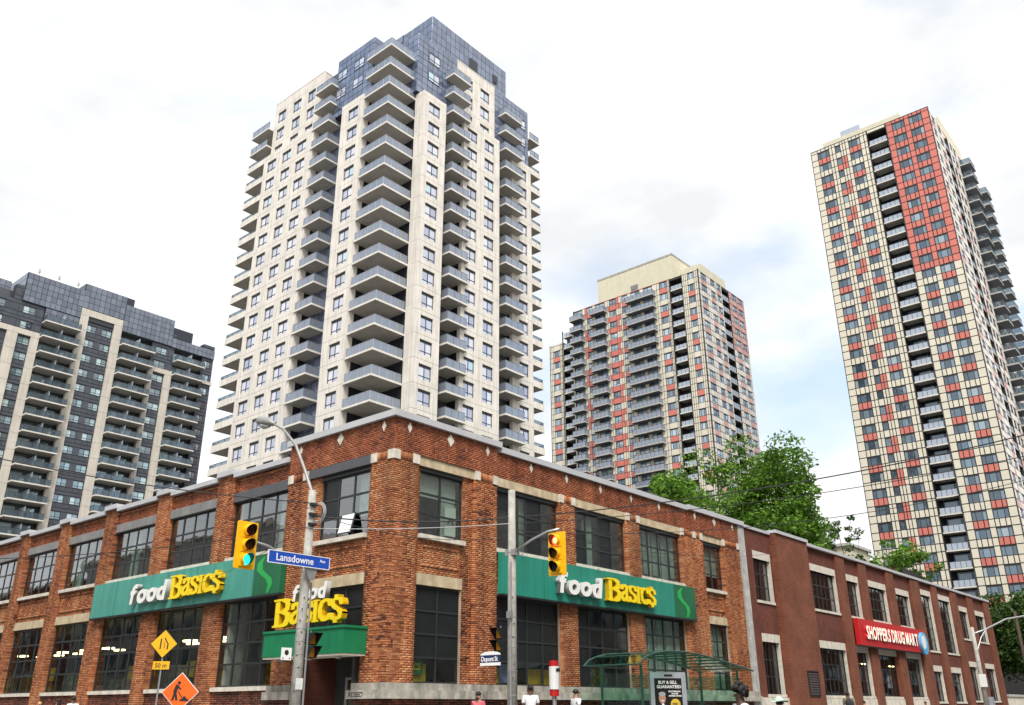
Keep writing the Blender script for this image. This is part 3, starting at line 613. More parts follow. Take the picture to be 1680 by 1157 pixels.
behind('curtain', FL, 6.0, 6.9, 6.85, 8.9, 'curtain'); behind('curtain', FL, 1.4, 2.2, 7.5, 8.9, 'curtain'); behind('curtain', FL, 17.8, 18.5, 6.9, 8.9, 'curtain'); behind('curtain', FL, 23.4, 24.3, 6.9, 8.2, 'curtain')
pst = behind('poster', FR, 2.85, 3.4, 6.95, 8.0, 'white', -0.33)
arch = MB(); 
for k in range(8):
    a, b = math.pi*k/8, math.pi*(k+1)/8
    arch.prism([FR.pt(3.12+r_*math.cos(t), -0.325, 7.35+1.4*r_*math.sin(t)) for t, r_ in ((a, .16), (b, .16), (b, .09), (a, .09))], (0, -0.006, 0))
sub('print', arch.mesh('print', 'cloth_olive'), pst)
# rooms
rm = MB(); rm.box(9.0, 9.1, 0.6, 46, 0.2, 10.0); rm.box(0.6, 25.5, 8.6, 8.7, 0.2, 10.0); rm.build('inner_wall', 'room', STORE)
fl = MB(); fl.box(0.35, 25.3, 0.35, 9.0, 5.55, 6.3); fl.box(0.35, 9.0, 9.0, 46, 5.55, 6.3); fl.box(0.35, 25.3, 0.35, 9.0, 0.14, 0.2); fl.box(0.35, 9.0, 9.0, 46, 0.14, 0.2); fl.build('floor_slab', 'room_dark', STORE)
ro = MB(); ro.box(0.3, 25.4, 0.36, 9.5, 9.7, 10.0); ro.box(0.36, 9.5, 9.5, 46, 9.7, 10.0); ro.box(0.3, 25.4, 9.3, 9.5, 0.1, 10.0); ro.box(9.3, 9.5, 9.6, 46, 0.1, 10.0); ro.box(0.2, 9.4, 46, 46.2, 0.1, 10.0); ro.build('roof', 'concrete', STORE)
for y in [7.2+2.475*k for k in range(13)]:
    for x in (1.6, 4.6):
        if rnd.random() < 0.55: MB().box(x, x+0.3, y-0.35, y+0.35, 3.95+0.25*(x > 2), 4.03+0.25*(x > 2)).build('ceiling_light', 'interior_light', STORE)
for x in (11.8, 12.9, 6.5): MB().box(x-0.5, x+0.5, 2.2, 2.45, 4.2, 4.28).build('ceiling_light', 'interior_light', STORE)
for k in range(26):      # shelves and banners seen through the ground floor windows
    y = 6.5+1.25*k; MB().box(1.6, 2.1, y, y+0.9, 0.2, 2.2+rnd.uniform(0, 1.0)).build('shelf_goods', 'prod_mix', STORE)
for y in (7.4, 8.6, 12.2, 13.3, 16.5, 18.2, 21.8, 23.2, 26.5, 28.3): MB().box(1.3, 1.36, y, y+rnd.uniform(.4, .9), 2.5+rnd.uniform(0, .2), 3.0+rnd.uniform(0, .3)).build('banner', 'prod_yellow', STORE)
for x in (1.5, 5.45, 7.6, 8.5): MB().box(x, x+0.85, 0.55, 0.6, 2.02, 2.62).build('banner', 'prod_yellow', STORE)
MB().box(1.45, 2.1, 0.44, 0.47, 2.3, 2.75).build('banner', 'canopy', STORE)
tm = text_mesh('SICS', 0.30, 0.004, ['letter_yellow'], 0.006); put(tm, 'banner_lettering', STORE, face_matrix(FR, 1.42, 2.42, -0.425))
for k in range(7): MB().box(11.0+0.42*k, 11.3+0.42*k, 1.2, 1.5, 0.2, 2.4+rnd.uniform(0, .9)).build('shelf_goods', 'prod_mix', STORE)
MB().box(6.0, 7.0, 0.5, 0.53, 2.1, 2.75).build('poster', mat('blue red poster', (0.25, 0.30, 0.55), 0.5, 0.6, 2.5), STORE)
# entrance under the canopy
MB().fb(FL, 1.6, 4.45, -1.65, -1.6, 0.14, 3.6).build('entrance_wall', 'room_dark', STORE)
MB().fb(FL, 1.42, 1.55, -1.6, -0.02, 0.14, 3.6).build('entrance_wall', 'room_dark', STORE); MB().fb(FL, 4.3, 4.44, -1.6, -0.02, 0.14, 3.6).build('entrance_wall', 'brick_new', STORE)
dr = MB(); dr.fb(FL, 2.55, 2.63, -1.55, -1.48, 0.15, 2.25); dr.fb(FL, 3.55, 3.63, -1.55, -1.48, 0.15, 2.25); dr.fb(FL, 2.64, 3.54, -1.55, -1.48, 2.17, 2.25); dr.fb(FL, 2.64, 3.54, -1.55, -1.48, 1.0, 1.06)
door = dr.build('door', 'silver', STORE); sub('pane', MB().fb(FL, 2.64, 3.54, -1.53, -1.52, 0.16, 2.16).mesh('pane', 'glass'), door)
MB().fb(FL, 1.7, 2.4, -1.58, -1.5, 0.6, 2.2).build('poster', 'prod_yellow', STORE)
MB().fb(FL, 2.7, 3.5, -1.585, -1.56, 1.1, 2.1).build('poster', 'prod_mix', STORE)
gm = text_mesh('XOSED', 0.21, 0.002, ['black'], 0.0, 0.35, 0.9, 1.15); put(gm, 'graffiti', STORE, face_matrix(FL, 1.42, 1.585, 0.2195))
wall_obj = WALL.build('wall', 'mortar', STORE)
# bricks: those nearest the corner are pieces of their own, the rest one mass
cam_v = np.array(CAMP)
def brick_dist(b): 
    p = b[0].pt((b[1]+b[2])/2, 0, (b[4]+b[5])/2); return math.dist(p, (-5, -6, 4.2))
allb = BR['a']; order = sorted([i for i, b in enumerate(allb) if b[2]-b[1] > 0.15], key=lambda i: brick_dist(allb[i]))
pick = set(order[:300])
cache = {}
for i in order[:300]:
    fc, u0, u1, d, z0, z1 = allb[i]; k = (fc.k, round(u1-u0, 3), round(z1-z0, 4))
    if k not in cache:
        m_ = MB().fb(Fc(fc.k, 0), 0, u1-u0, -0.1, 0, 0, z1-z0); cache[k] = m_.mesh('brick', 'brick')
    o = bpy.data.objects.new('brick', cache[k]); COL.objects.link(o); o.parent = wall_obj; o.location = fc.pt(u0, d+rnd.uniform(-.003, .003), z0)
def brick_mass(lst, name, m, skip=()):
    n = len(lst); V = np.zeros((n, 8, 3), np.float32); rg = np.random.default_rng(3)
    j = rg.uniform(-.003, .003, n); keep = []
    for i, (fc, u0, u1, d, z0, z1) in enumerate(lst):
        if i in skip: continue
        keep.append(i); e = d+j[i]; f = d-(0.24 if d > -0.05 else 0.05)
        V[i] = [fc.pt(u0, e, z0), fc.pt(u1, e, z0), fc.pt(u1, e, z1), fc.pt(u0, e, z1), fc.pt(u0, f, z0), fc.pt(u1, f, z0), fc.pt(u1, f, z1), fc.pt(u0, f, z1)]
    V = V[keep]; n = len(keep)
    Q = np.array([(0, 1, 2, 3), (0, 4, 5, 1), (1, 5, 6, 2), (2, 6, 7, 3), (3, 7, 4, 0)], np.int32)
    F = (Q[None]+8*np.arange(n, dtype=np.int32)[:, None, None]).reshape(-1)
    me = bpy.data.meshes.new(name); me.vertices.add(8*n); me.vertices.foreach_set('co', V.reshape(-1)); me.loops.add(len(F)); me.loops.foreach_set('vertex_index', F)
    me.polygons.add(5*n); me.polygons.foreach_set('loop_start', np.arange(5*n, dtype=np.int32)*4)
    me.materials.append(M[m]); me.update(calc_edges=True); me.validate()
    o = bpy.data.objects.new(name, me); COL.objects.link(o); o.parent = wall_obj; o['kind'] = 'stuff'; return o
brick_mass(allb, 'brickwork', 'brick', pick); brick_mass(BR['d'], 'base_brickwork', 'brick_dark'); brick_mass(BR['f'], 'frieze_brickwork', 'brick_frieze')

# ------------------------------------------------------------------ signs on the store
def word_sign(fc, u, z, d, h_food, h_bas, w_food, w_bas, parent, ext, gap=0.05, zb=None):
    """'food' in heavy white sans, then BASIC$ in yellow serif capitals; u = start of the word at the reader's left"""
    sg = 1 if fc.k == 'R' else -1
    x = 0
    letters = []
    for ch in 'food':
        me = text_mesh(ch, h_food*1.36, ext/2, ['letter_white', 'letter_side'], 0.05*h_food, 0.12); a, b = mesh_width(me); letters.append((me, a, b-a)); 
    tot = sum(l[2] for l in letters)+gap*0.5*(len(letters)-1); sc = w_food/tot
    for me, a, w in letters:
        me.transform(Matrix.Translation((-a, 0, 0))); me.transform(Matrix.Diagonal((sc, 1, 1, 1)))
        put(me, 'letter', parent, face_matrix(fc, u+sg*x, z, d+ext/2)); x += (w+gap*0.5)*sc
    return x
def basic_word(fc, u, z, d, h, width, parent, ext, caps=0.76, zbot=0.0):
    sg = 1 if fc.k == 'R' else -1
    ls = []
    for i, ch in enumerate('BaSIC$'):
        mb, w = nib_letter(ch, h if i == 0 else h*caps, ext); ls.append((mb, w))
    tot = sum(w for _, w in ls); sc = width/tot; x = 0
    for i, (mb, w) in enumerate(ls):
        me = mb.mesh('letter', ['letter_yellow', 'letter_yside']); me.transform(Matrix.Diagonal((sc, 1, 1, 1)))
        me.transform(Matrix.Translation((0, (0.0 if i == 0 else 0.06*h), 0)))
        put(me, 'letter', parent, face_matrix(fc, u+sg*x, z, d)); x += w*sc
def swirl(fc, u, z0, z1, d, parent, flip=1):
    """big currency-like curl printed on the dark green end panel"""
    mb = MB(); h = z1-z0; pts = [(0.75, 0.98), (0.45, 0.93), (0.2, 0.8), (0.22, 0.62), (0.5, 0.5), (0.85, 0.38), (1.0, 0.22), (0.85, 0.02)]
    wd = [0.02, 0.08, 0.17, 0.2, 0.2, 0.19, 0.14, 0.06]; sg = 1 if fc.k == 'R' else -1
    for i in range(len(pts)-1):
        (x0, y0), (x1, y1) = pts[i], pts[i+1]; a, b = wd[i], wd[i+1]; e = 0.0008*i
        q = [(x0-a, y0), (x0+a, y0), (x1+b, y1), (x1-b, y1)]
        P3 = [fc.pt(u+sg*x*0.95, d, z0+y*h) for x, y in q]
        v = Vector(fc.pt(0, 1, 0))-Vector(fc.pt(0, 0, 0)); mb.prism(P3, v*(0.004+e))
    mb.build('green_curl', 'swirl', parent)
SGR = thing('store_sign', 'long green sign board with white and yellow letters above the bus shelter pavement', 'sign', (12.3, -0.2, 5.1), 'green store signs')
MB().fb(FR, 5.32, 17.45, 0.03, 0.25, 5.12, 6.61).build('board', 'teal', SGR); MB().fb(FR, 17.455, 19.42, 0.03, 0.248, 5.122, 6.608).build('end_panel', 'sign_green', SGR)
MB().fb(FR, 5.3, 19.44, 0.02, 0.262, 5.05, 5.118).build('bottom_trim', 'black', SGR)
word_sign(FR, 8.45, 5.45, 0.27, 0.80, 0.9, 2.95, 3.7, SGR, 0.20); basic_word(FR, 11.75, 5.42, 0.27, 0.86, 3.75, SGR, 0.20)
swirl(FR, 17.75, 5.14, 6.58, 0.25, SGR)
for x in (7.75, 10.17, 12.6, 15.02): MB().fb(FR, x, x+0.018, 0.2505, 0.254, 5.13, 6.60).build('panel_seam', 'sign_green', SGR)
for x in (6.4, 8.9, 11.4, 13.9, 16.4, 18.6): MB().fb(FR, x, x+0.05, 0.255, 0.29, 6.56, 6.66).build('fixing_clip', 'galv', SGR)
SGL = thing('store_sign', 'long teal sign board with white and yellow letters running towards the green canopy', 'sign', (-0.2, 13, 5.1), 'green store signs')
MB().fb(FL, 9.08, 20.2, 0.03, 0.25, 5.12, 6.61).build('board', 'teal2', SGL); MB().fb(FL, 7.26, 9.07, 0.03, 0.25, 5.12, 6.61).build('board', 'teal2', SGL); MB().fb(FL, 5.55, 7.255, 0.03, 0.248, 5.122, 6.608).build('end_panel', 'sign_green', SGL)
MB().fb(FL, 5.53, 20.22, 0.02, 0.262, 5.05, 5.118).build('bottom_trim', 'black', SGL)
word_sign(FL, 16.2, 5.48, 0.27, 0.80, 0.9, 3.05, 3.8, SGL, 0.20); basic_word(FL, 12.9, 5.45, 0.27, 0.86, 3.75, SGL, 0.20)
swirl(FL, 7.1, 5.14, 6.58, 0.25, SGL)
for y in (11.3, 13.5, 15.7, 18.0): MB().fb(FL, y, y+0.018, 0.2505, 0.254, 5.13, 6.60).build('panel_seam', 'sign_green', SGL)
CAN = thing('entrance_canopy', 'deep green metal entrance canopy carrying white and yellow block letters', 'canopy', (-0.5, 3, 2.85))
cb = MB(); cb.box(-0.96, -0.02, 0.86, 5.15, 2.86, 3.62); cb.build('fascia', 'canopy', CAN); MB().box(-1.0, -0.02, 0.82, 5.19, 3.622, 3.70).build('top_trim', 'canopy', CAN); MB().box(-0.94, -0.02, 0.88, 5.13, 2.80, 2.858).build('soffit', 'stone', CAN)
for k in range(10): MB().box(-0.966, -0.9605, 1.2+0.4*k, 1.212+0.4*k, 2.88, 3.6).build('seam', 'canopy', CAN)
for y in (1.5, 3.0, 4.5): MB().tube([(-0.6, y, 2.80), (-0.6, y, 2.72)], 0.09, 10).build('downlight', 'galv', CAN)
FC = Fc('L', -0.62)
word_sign(FC, 3.95, 4.66, 0, 0.52, 0.9, 1.85, 3.7, CAN, 0.18); basic_word(FC, 4.88, 3.86, 0, 0.86, 3.72, CAN, 0.22)
mb = MB()
for y in (4.6, 4.0, 3.4, 2.8, 2.2, 1.6): mb.box(-0.56, -0.53, y, y+0.03, 3.7, 4.5)
mb.box(-0.56, -0.53, 1.3, 4.7, 3.95, 3.98); mb.build('letter_rack', 'galv', CAN, kind=None)
# ------------------------------------------------------------------ newer dark red brick store next door
DRUG = thing('brick_store', 'two storey dark red brick store with red sign and grey lintels', 'building', (50, 4, 0))
DW = [(26.7, 28.85, 6.68, 8.93, 4), (33.6, 38.45, 6.8, 9.1, 7), (39.95, 42.45, 6.78, 9.05, 4), (43.95, 47.85, 6.8, 9.05, 5), (49.55, 52.9, 6.78, 9.02, 4), (55.5, 58.5, 5.3, 9.5, 3), (60.0, 63.7, 5.3, 9.5, 4), (65.6, 68.65, 6.7, 9.0, 4), (70.65, 74.2, 6.68, 8.98, 4)]
DL = [(26.8, 28.95, 1.88, 4.52, 4), (33.7, 38.6, 1.88, 4.54, 7), (40.2, 42.5, 1.88, 4.52, 4), (44.1, 48.1, 1.88, 4.52, 5), (49.85, 53.3, 1.88, 4.5, 4), (55.5, 58.1, 1.6, 3.77, 3), (60.2, 63.3, 1.6, 3.77, 3), (65.8, 68.5, 1.7, 4.4, 3), (70.8, 74.3, 1.7, 4.4, 4)]
mb = MB(); holes = [w[:4] for w in DW+DL]
grid_wall(mb, FR, 25.76, 29.1, 0.1, 10.5, [h for h in holes if h[0] < 29], -0.02, 0.3); mb.build('wall', 'brick_new', DRUG); mb = MB(); grid_wall(mb, FR, 33.55, 76.2, 0.1, 10.5, [h for h in holes if h[0] > 33.55], -0.02, 0.3)
mb.build('wall', 'brick_new', DRUG)
mb = MB(); mb.fb(FR, 29.1, 33.56, -0.4, 0.35, 0.1, 10.6); mb.build('projecting_bay', 'brick_new_bay', DRUG)
for a, b in ((38.5, 39.92), (42.5, 43.92), (47.9, 49.5), (53.35, 55.45), (58.55, 59.95), (63.75, 65.55), (68.7, 70.6), (74.35, 76.2)): MB().fb(FR, a, b, -0.2, 0.14, 0.1, 10.5).build('pilaster', 'brick_new_bay', DRUG)
for (a, b, c, d, n) in DW+DL:
    nr = 3 if d-c < 3 else 5
    window(FR, a+0.12, b-0.12, c, d, n, nr, 'glass_up' if c > 4 and a < 56 else 'glass', DRUG, d=-0.2, fr=0.05, bar=0.03, onepane=True)
    MB().fb(FR, a-0.02, b+0.02, -0.25, 0.0, d, d+0.43).build('lintel', 'stone', DRUG); MB().fb(FR, a-0.02, b+0.02, -0.25, 0.05, c-0.14, c).build('sill', 'stone', DRUG)
    MB().fb(FR, b-0.115, b-0.001, -0.22, -0.005, c, d).build('jamb_trim', 'stone', DRUG)
mb = MB(); mb.fb(FR, 33.57, 53.3, -0.2, 0.10, 1.2, 1.72); mb.fb(FR, 25.8, 29.09, -0.2, 0.10, 1.2, 1.72); mb.build('plinth', 'stone', DRUG)
mb = MB(); mb.fb(FR, 25.76, 29.05, -0.4, 0.08, 10.5, 10.66); mb.fb(FR, 29.06, 33.6, -0.4, 0.44, 10.6, 10.78); mb.fb(FR, 33.61, 76.3, -0.4, 0.22, 10.5, 10.68); mb.build('coping', 'coping', DRUG)
mb = MB(); mb.box(26, 76, 0.4, 9.5, 9.8, 10.1); mb.box(26, 76.2, 9.3, 9.6, 0.1, 10.2); mb.box(75.9, 76.19, 0.1, 9.3, 0.1, 10.45); mb.build('roof', 'concrete', DRUG)
mb = MB(); mb.box(26, 76, 6.0, 6.1, 0.1, 9.7); mb.box(26, 76, 0.4, 6.0, 5.6, 6.3); mb.build('inner_wall', 'room_dark', DRUG)
for x in (27.5, 35, 37, 45.5, 51): MB().box(x, x+0.9, 1.6, 1.8, 4.0, 4.06).build('ceiling_light', 'interior_light', DRUG)
lv = MB()
lv.fb(FR, 31.25, 32.75, 0.352, 0.40, 1.8, 1.86); lv.fb(FR, 31.25, 32.75, 0.352, 0.40, 3.1, 3.16); lv.fb(FR, 31.25, 31.31, 0.352, 0.40, 1.862, 3.098); lv.fb(FR, 32.69, 32.75, 0.352, 0.40, 1.862, 3.098)
LOU = lv.build('louvre', 'black', DRUG)
for k in range(9): sub('slat', MB().fb(FR, 31.312, 32.688, 0.352, 0.385, 1.9+0.133*k, 1.97+0.133*k).mesh('slat', 'lintel_metal'), LOU)
SGD = thing('store_sign', 'red sign board with white letters and a round blue badge', 'sign', (47, -0.3, 4.95))
MB().fb(FR, 40.1, 53.65, 0.145, 0.42, 4.95, 6.60).build('board', 'red_sign', SGD); MB().fb(FR, 40.05, 53.7, 0.145, 0.44, 4.88, 4.948).build('bottom_trim', 'black', SGD)
lt = []; x = 0
for word in ('SHOPPERS', 'DRUG', 'MART'):
    for ch in word:
        me = text_mesh(ch, 1.12, 0.06, ['letter_lit', 'red_sign'], 0.035); a, b = mesh_width(me); me.transform(Matrix.Translation((-a, 0, 0))); lt.append((me, x)); x += (b-a)+0.10
    x += 0.30
for me, u in lt:
    me.transform(Matrix.Diagonal((10.6/x, 1, 1, 1))); put(me, 'letter', SGD, face_matrix(FR, 41.15+u*10.6/x, 5.40, 0.49))
XE = x
dk = MB(); dk.tube([(52.75, -0.43, 5.62), (52.75, -0.62, 5.62)], 0.78, 32); badge = dk.build('round_badge', mat('pale blue badge', (0.10, 0.42, 0.70), 0.4, 0.35, 2.0), SGD)
dk = MB(); dk.tube([(52.55, -0.625, 5.7), (52.55, -0.632, 5.7)], 0.5, 20); sub('badge_print', dk.mesh('badge_print', 'white'), badge, -Vector(badge.location)+ (badge.location))
# rooftop clutter behind the parapet
t = thing('rooftop_hut', 'pale flat roofed hut standing behind the dark red store', 'rooftop hut', (83.8, 16, 0)); MB().box(80.7, 86.9, 14, 18, 0.1, 18.1).build('wall', 'stucco', t); MB().box(80.4, 87.2, 13.7, 18.3, 18.1, 18.4).build('roof', 'concrete', t)
t = thing('rooftop_screen', 'black slatted screen on the roof of the dark red store', 'roof screen', (91, 10, 10))
for k in range(14): MB().box(86.3+k*0.70, 86.95+k*0.70, 10.2, 10.3, 10.0, 15.9-k*0.03).build('slat', 'black', t)
MB().box(86.2, 96.2, 10.32, 10.4, 10.0, 15.0).build('rail', 'black', t)

# ------------------------------------------------------------------ cream tower behind the corner
def proto_window(fc, u0, u1, z0, z1, style, frame='frame', glass='win', d=-0.14):
    """returns (frame mesh, pane mesh) with z relative to the storey floor"""
    f = MB(); p = MB(); t = 0.07
    f.fb(fc, u0, u0+t, d-0.08, d, z0, z1); f.fb(fc, u1-t, u1, d-0.08, d, z0, z1); f.fb(fc, u0+t, u1-t, d-0.08, d, z1-t, z1); f.fb(fc, u0+t, u1-t, d-0.08, d, z0, z0+t)
    if style == 'cross':     # dark head panel, centre mullion, low opening lights
        um = (u0+u1)/2; zl = z0+0.25*(z1-z0)
        f.fb(fc, u0+t, u1-t, d-0.07, d-0.01, z1-0.30, z1-t-0.001); f.fb(fc, um-0.045, um+0.045, d-0.08, d-0.002, z0+t, z1-0.30); f.fb(fc, u0+t, um-0.046, d-0.08, d-0.003, zl-0.04, zl+0.04); f.fb(fc, um+0.046, u1-t, d-0.08, d-0.003, zl-0.04, zl+0.04)
        for a, b in ((u0+t, um-0.045), (um+0.045, u1-t)):
            p.fb(fc, a, b, d-0.05, d-0.04, zl+0.04, z1-0.30); p.fb(fc, a, b, d-0.05, d-0.04, z0+t, zl-0.04)
    elif style == 'three':
        w = u1-u0; us = [u0+t, u0+0.27*w, u0+0.73*w, u1-t]
        for u in us[1:3]: f.fb(fc, u-0.04, u+0.04, d-0.08, d-0.002, z0+t, z1-t)
        for a, b in zip(us, us[1:]): p.fb(fc, a, b, d-0.05, d-0.04, z0+t, z1-t)
    elif style == 'two':
        um = (u0+u1)/2; zl = z0+0.32*(z1-z0)
        f.fb(fc, um-0.04, um+0.04, d-0.08, d-0.002, z0+t, z1-t); f.fb(fc, u0+t, um-0.041, d-0.08, d-0.003, zl-0.03, zl+0.03); f.fb(fc, um+0.041, u1-t, d-0.08, d-0.003, zl-0.03, zl+0.03)
        for a, b in ((u0+t, um-0.04), (um+0.04, u1-t)): p.fb(fc, a, b, d-0.05, d-0.04, zl+0.03, z1-t); p.fb(fc, a, b, d-0.05, d-0.04, z0+t, zl-0.03)
    else: p.fb(fc, u0+t, u1-t, d-0.05, d-0.04, z0+t, z1-t)
    return f.mesh('window', frame), p.mesh('pane', glass)
def put_window(parent, wm, z):
    o = inst('window', wm[0], parent, (0, 0, z)); sub('pane', wm[1], o); return o
def proto_panel(fc, u0, u1, z0, z1, hole, m='precast', thick=0.25, gap=0.02):
    mb = MB(); u0 += gap; u1 -= gap; z0 += gap; z1 -= gap
    grid_wall(mb, fc, u0, u1, z0, z1, [hole] if hole else [], 0, thick)
    for a, b in (((u0, z0), (u1, z0)), ((u1, z0), (u1, z1)), ((u1, z1), (u0, z1)), ((u0, z1), (u0, z0))):
        mb.poly([fc.pt(a[0], 0, a[1]), fc.pt(b[0], 0, b[1]), fc.pt(b[0], -thick, b[1]), fc.pt(a[0], -thick, a[1])])
    return mb.mesh('wall_panel', m)
def glazing(fc, u0, u1, z0, z1, du, dz, parent, m='curtainwall', bars='pt_dark', name='glazing', depth=0.06, gap=0.035):
    """curtain wall: every light is its own small box in front of dark bars"""
    nu = max(1, round((u1-u0)/du)); nz = max(1, round((z1-z0)/dz)); mb = MB()
    for i in range(nu):
        for j in range(nz):
            a = u0+(u1-u0)*i/nu; b = u0+(u1-u0)*(i+1)/nu; c = z0+(z1-z0)*j/nz; e = z0+(z1-z0)*(j+1)/nz
            mb.fb(fc, a+gap, b-gap, 0, depth, c+gap, e-gap)
    return mb.build(name, m, parent, kind='stuff')
def rail_set(sides, z0, z1, parent_mesh_name='railing', post=1.2, glass='rail', bar='pt_dark', solid=None):
    """sides: list of ((x,y),(x,y)); returns (glass mesh, frame mesh)"""
    g = MB(); f = MB()
    for (p, q) in sides:
        p, q = Vector((*p, 0)), Vector((*q, 0)); L = (q-p).length; dr_ = (q-p)/L; nrm = Vector((-dr_.y, dr_.x, 0))*0.012
        n = max(1, round(L/post)); 
        for i in range(n):
            a, b = p+dr_*(L*i/n+0.03), p+dr_*(L*(i+1)/n-0.03)
            g.hexa([Vector((v.x, v.y, zz))+s for zz in (z0+0.06, z1-0.05) for v, s in ((a, -nrm), (b, -nrm), (b, nrm), (a, nrm))])
            w = nrm*2
            f.hexa([Vector((v.x, v.y, zz))+s for zz in (z0, z1-0.04) for v, s in ((p+dr_*(L*i/n), -w), (p+dr_*(L*i/n+0.045), -w), (p+dr_*(L*i/n+0.045), w), (p+dr_*(L*i/n), w))])
        w = nrm*2.5
        f.hexa([Vector((v.x, v.y, zz))+s for zz in (z1-0.04, z1) for v, s in ((p, -w), (q, -w), (q, w), (p, w))])
    return g.mesh('railing_glass', glass), f.mesh('railing_frame', bar)
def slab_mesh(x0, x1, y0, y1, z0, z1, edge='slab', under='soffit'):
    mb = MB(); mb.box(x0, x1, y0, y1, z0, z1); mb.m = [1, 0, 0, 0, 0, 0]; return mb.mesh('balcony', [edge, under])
def put_balcony(parent, ms, z, extra=()):
    o = inst('balcony', ms[0], parent, (0, 0, z))
    sub('railing_glass', ms[1], o); sub('railing_frame', ms[2], o)
    for e in extra: sub('parapet', e, o)
    return o

CT = thing('apartment_tower', 'tall cream concrete apartment tower with wrapped corner balconies and blue glass top', 'tower', (50, 58, 0))
ST = 2.95; zf = lambda n: 78.36-ST*n
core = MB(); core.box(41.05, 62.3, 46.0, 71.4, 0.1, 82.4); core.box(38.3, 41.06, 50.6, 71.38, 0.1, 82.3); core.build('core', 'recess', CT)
yr, xl = Fc('R', 44.05), Fc('L', 36.35); yc = Fc('R', 44.9); yu, xu = Fc('R', 45.0), Fc('L', 37.2)
wz0, wz1 = 0.62, 2.42
cols = [(yr, 40.85, 44.8, 41.75, 43.72, 3, 20), (yr, 48.15, 51.4, 48.8, 50.7, 3, 20), (yr, 51.4, 55.1, 52.1, 53.98, 3, 20), (yc, 58.6, 62.8, 60.0, 61.85, 3, 20),
        (xl, 50.3, 54.6, 51.3, 53.25, 3, 20), (xl, 60.4, 64.55, 61.95, 64.0, 3, 20), (xl, 64.55, 68.05, 65.3, 67.3, 3, 20), (xl, 68.05, 71.7, 68.75, 70.8, 3, 20),
        (yu, 47.6, 51.3, 48.85, 50.65, 0, 2), (yu, 51.3, 55.1, 52.15, 54.0, 0, 2), (xu, 60.4, 64.3, 62.2, 63.9, 0, 2), (xu, 64.3, 68.0, 65.4, 67.3, 0, 2), (xu, 68.0, 71.7, 69.0, 70.9, 0, 2)]
for fc, u0, u1, a, b, n0, n1 in cols:
    hi = wz1+(0.15 if n0 == 0 else 0)
    pm = proto_panel(fc, u0, u1, 0, ST, (a, b, wz0, hi)); wm = proto_window(fc, a, b, wz0, hi, 'cross')
    cap = proto_panel(fc, u0, u1, 0, 0.72 if n0 == 3 else 1.4, None)
    
    for n in range(n0, n1+1):
        inst('wall_panel', pm, CT, (0, 0, zf(n))); put_window(CT, wm, zf(n))
    inst('wall_panel', cap, CT, (0, 0, zf(n0)+ST))
# returns, lower walls and caps of the cream blocks
mb = MB()
for fc, u0, u1, da, db in ((yr, 40.86, 44.79, 1.62, 1.0), (yr, 48.16, 55.09, 0.55, 0.6), (yc, 58.61, 62.79, 0.5, 1.1), (xl, 50.31, 54.59, 0.9, 0.7), (xl, 60.41, 71.69, 0.9, 1.2)):
    mb.fb(fc, u0, u1, -0.32, -0.02, 0.1, zf(20))
    for k in range(-2, 21):
        z0_, z1_ = max(0.1, zf(k)+ST*0+0.015), min(zf(k)+ST-0.015, 73.1)
        if k < 2: continue
        mb.fb(fc, u0, u0+0.25, -da, -0.255, z0_, z1_); mb.fb(fc, u1-0.25, u1, -db, -0.255, z0_, z1_)
    mb.fb(fc, u0+0.02, u1-0.02, -max(da, db), -0.03, 73.12, 73.18)
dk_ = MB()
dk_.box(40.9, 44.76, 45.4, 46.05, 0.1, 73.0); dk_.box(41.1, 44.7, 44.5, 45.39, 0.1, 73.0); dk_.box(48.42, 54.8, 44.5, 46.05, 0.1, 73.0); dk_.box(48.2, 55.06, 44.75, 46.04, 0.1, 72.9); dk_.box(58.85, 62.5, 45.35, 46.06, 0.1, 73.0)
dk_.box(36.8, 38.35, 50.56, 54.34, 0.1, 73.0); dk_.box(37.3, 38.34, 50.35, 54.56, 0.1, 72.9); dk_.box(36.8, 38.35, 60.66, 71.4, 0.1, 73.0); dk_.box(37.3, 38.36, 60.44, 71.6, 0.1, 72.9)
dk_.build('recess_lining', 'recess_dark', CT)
for fc, u0, u1 in ((yu, 47.61, 55.09), (xu, 60.41, 71.69)):
    mb.fb(fc, u0, u0+0.25, -1.2, -0.255, 73.15, 82.6); mb.fb(fc, u1-0.25, u1, -1.2, -0.255, 73.15, 82.6); mb.fb(fc, u0, u1, -1.3, 0.03, 82.72, 82.84)
mb.build('side_wall', 'precast', CT)
# inset corner walls of the corner balconies
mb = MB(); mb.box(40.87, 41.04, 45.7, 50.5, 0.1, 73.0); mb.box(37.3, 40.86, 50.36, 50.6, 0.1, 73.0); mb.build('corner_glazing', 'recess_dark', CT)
# corner balconies
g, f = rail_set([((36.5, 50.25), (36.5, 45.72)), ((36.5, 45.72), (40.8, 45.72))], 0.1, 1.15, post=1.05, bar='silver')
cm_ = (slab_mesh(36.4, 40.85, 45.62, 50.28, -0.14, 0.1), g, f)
def clutter(o, x0, x1, y0, y1, kmax):
    for _ in range(rnd.randint(0, kmax)):
        u, v = rnd.uniform(x0, x1), rnd.uniform(y0, y1); w, h_ = rnd.uniform(.3, .55), rnd.uniform(.5, .95); m_ = rnd.choice(['white', 'white', 'cloth_dark', 'silver', 'bark', 'canopy'])
        c_ = MB().box(u, u+w, v, v+w, 0.42, 0.48)
        for a_, b_2 in ((0, 0), (w-.05, 0), (0, w-.05), (w-.05, w-.05)): c_.box(u+a_, u+a_+.05, v+b_2, v+b_2+.05, 0.1, 0.418)
        c_.box(u, u+.05, v, v+w, 0.482, 0.1+h_)
        sub('balcony_chair', c_.mesh('balcony_chair', m_), o)
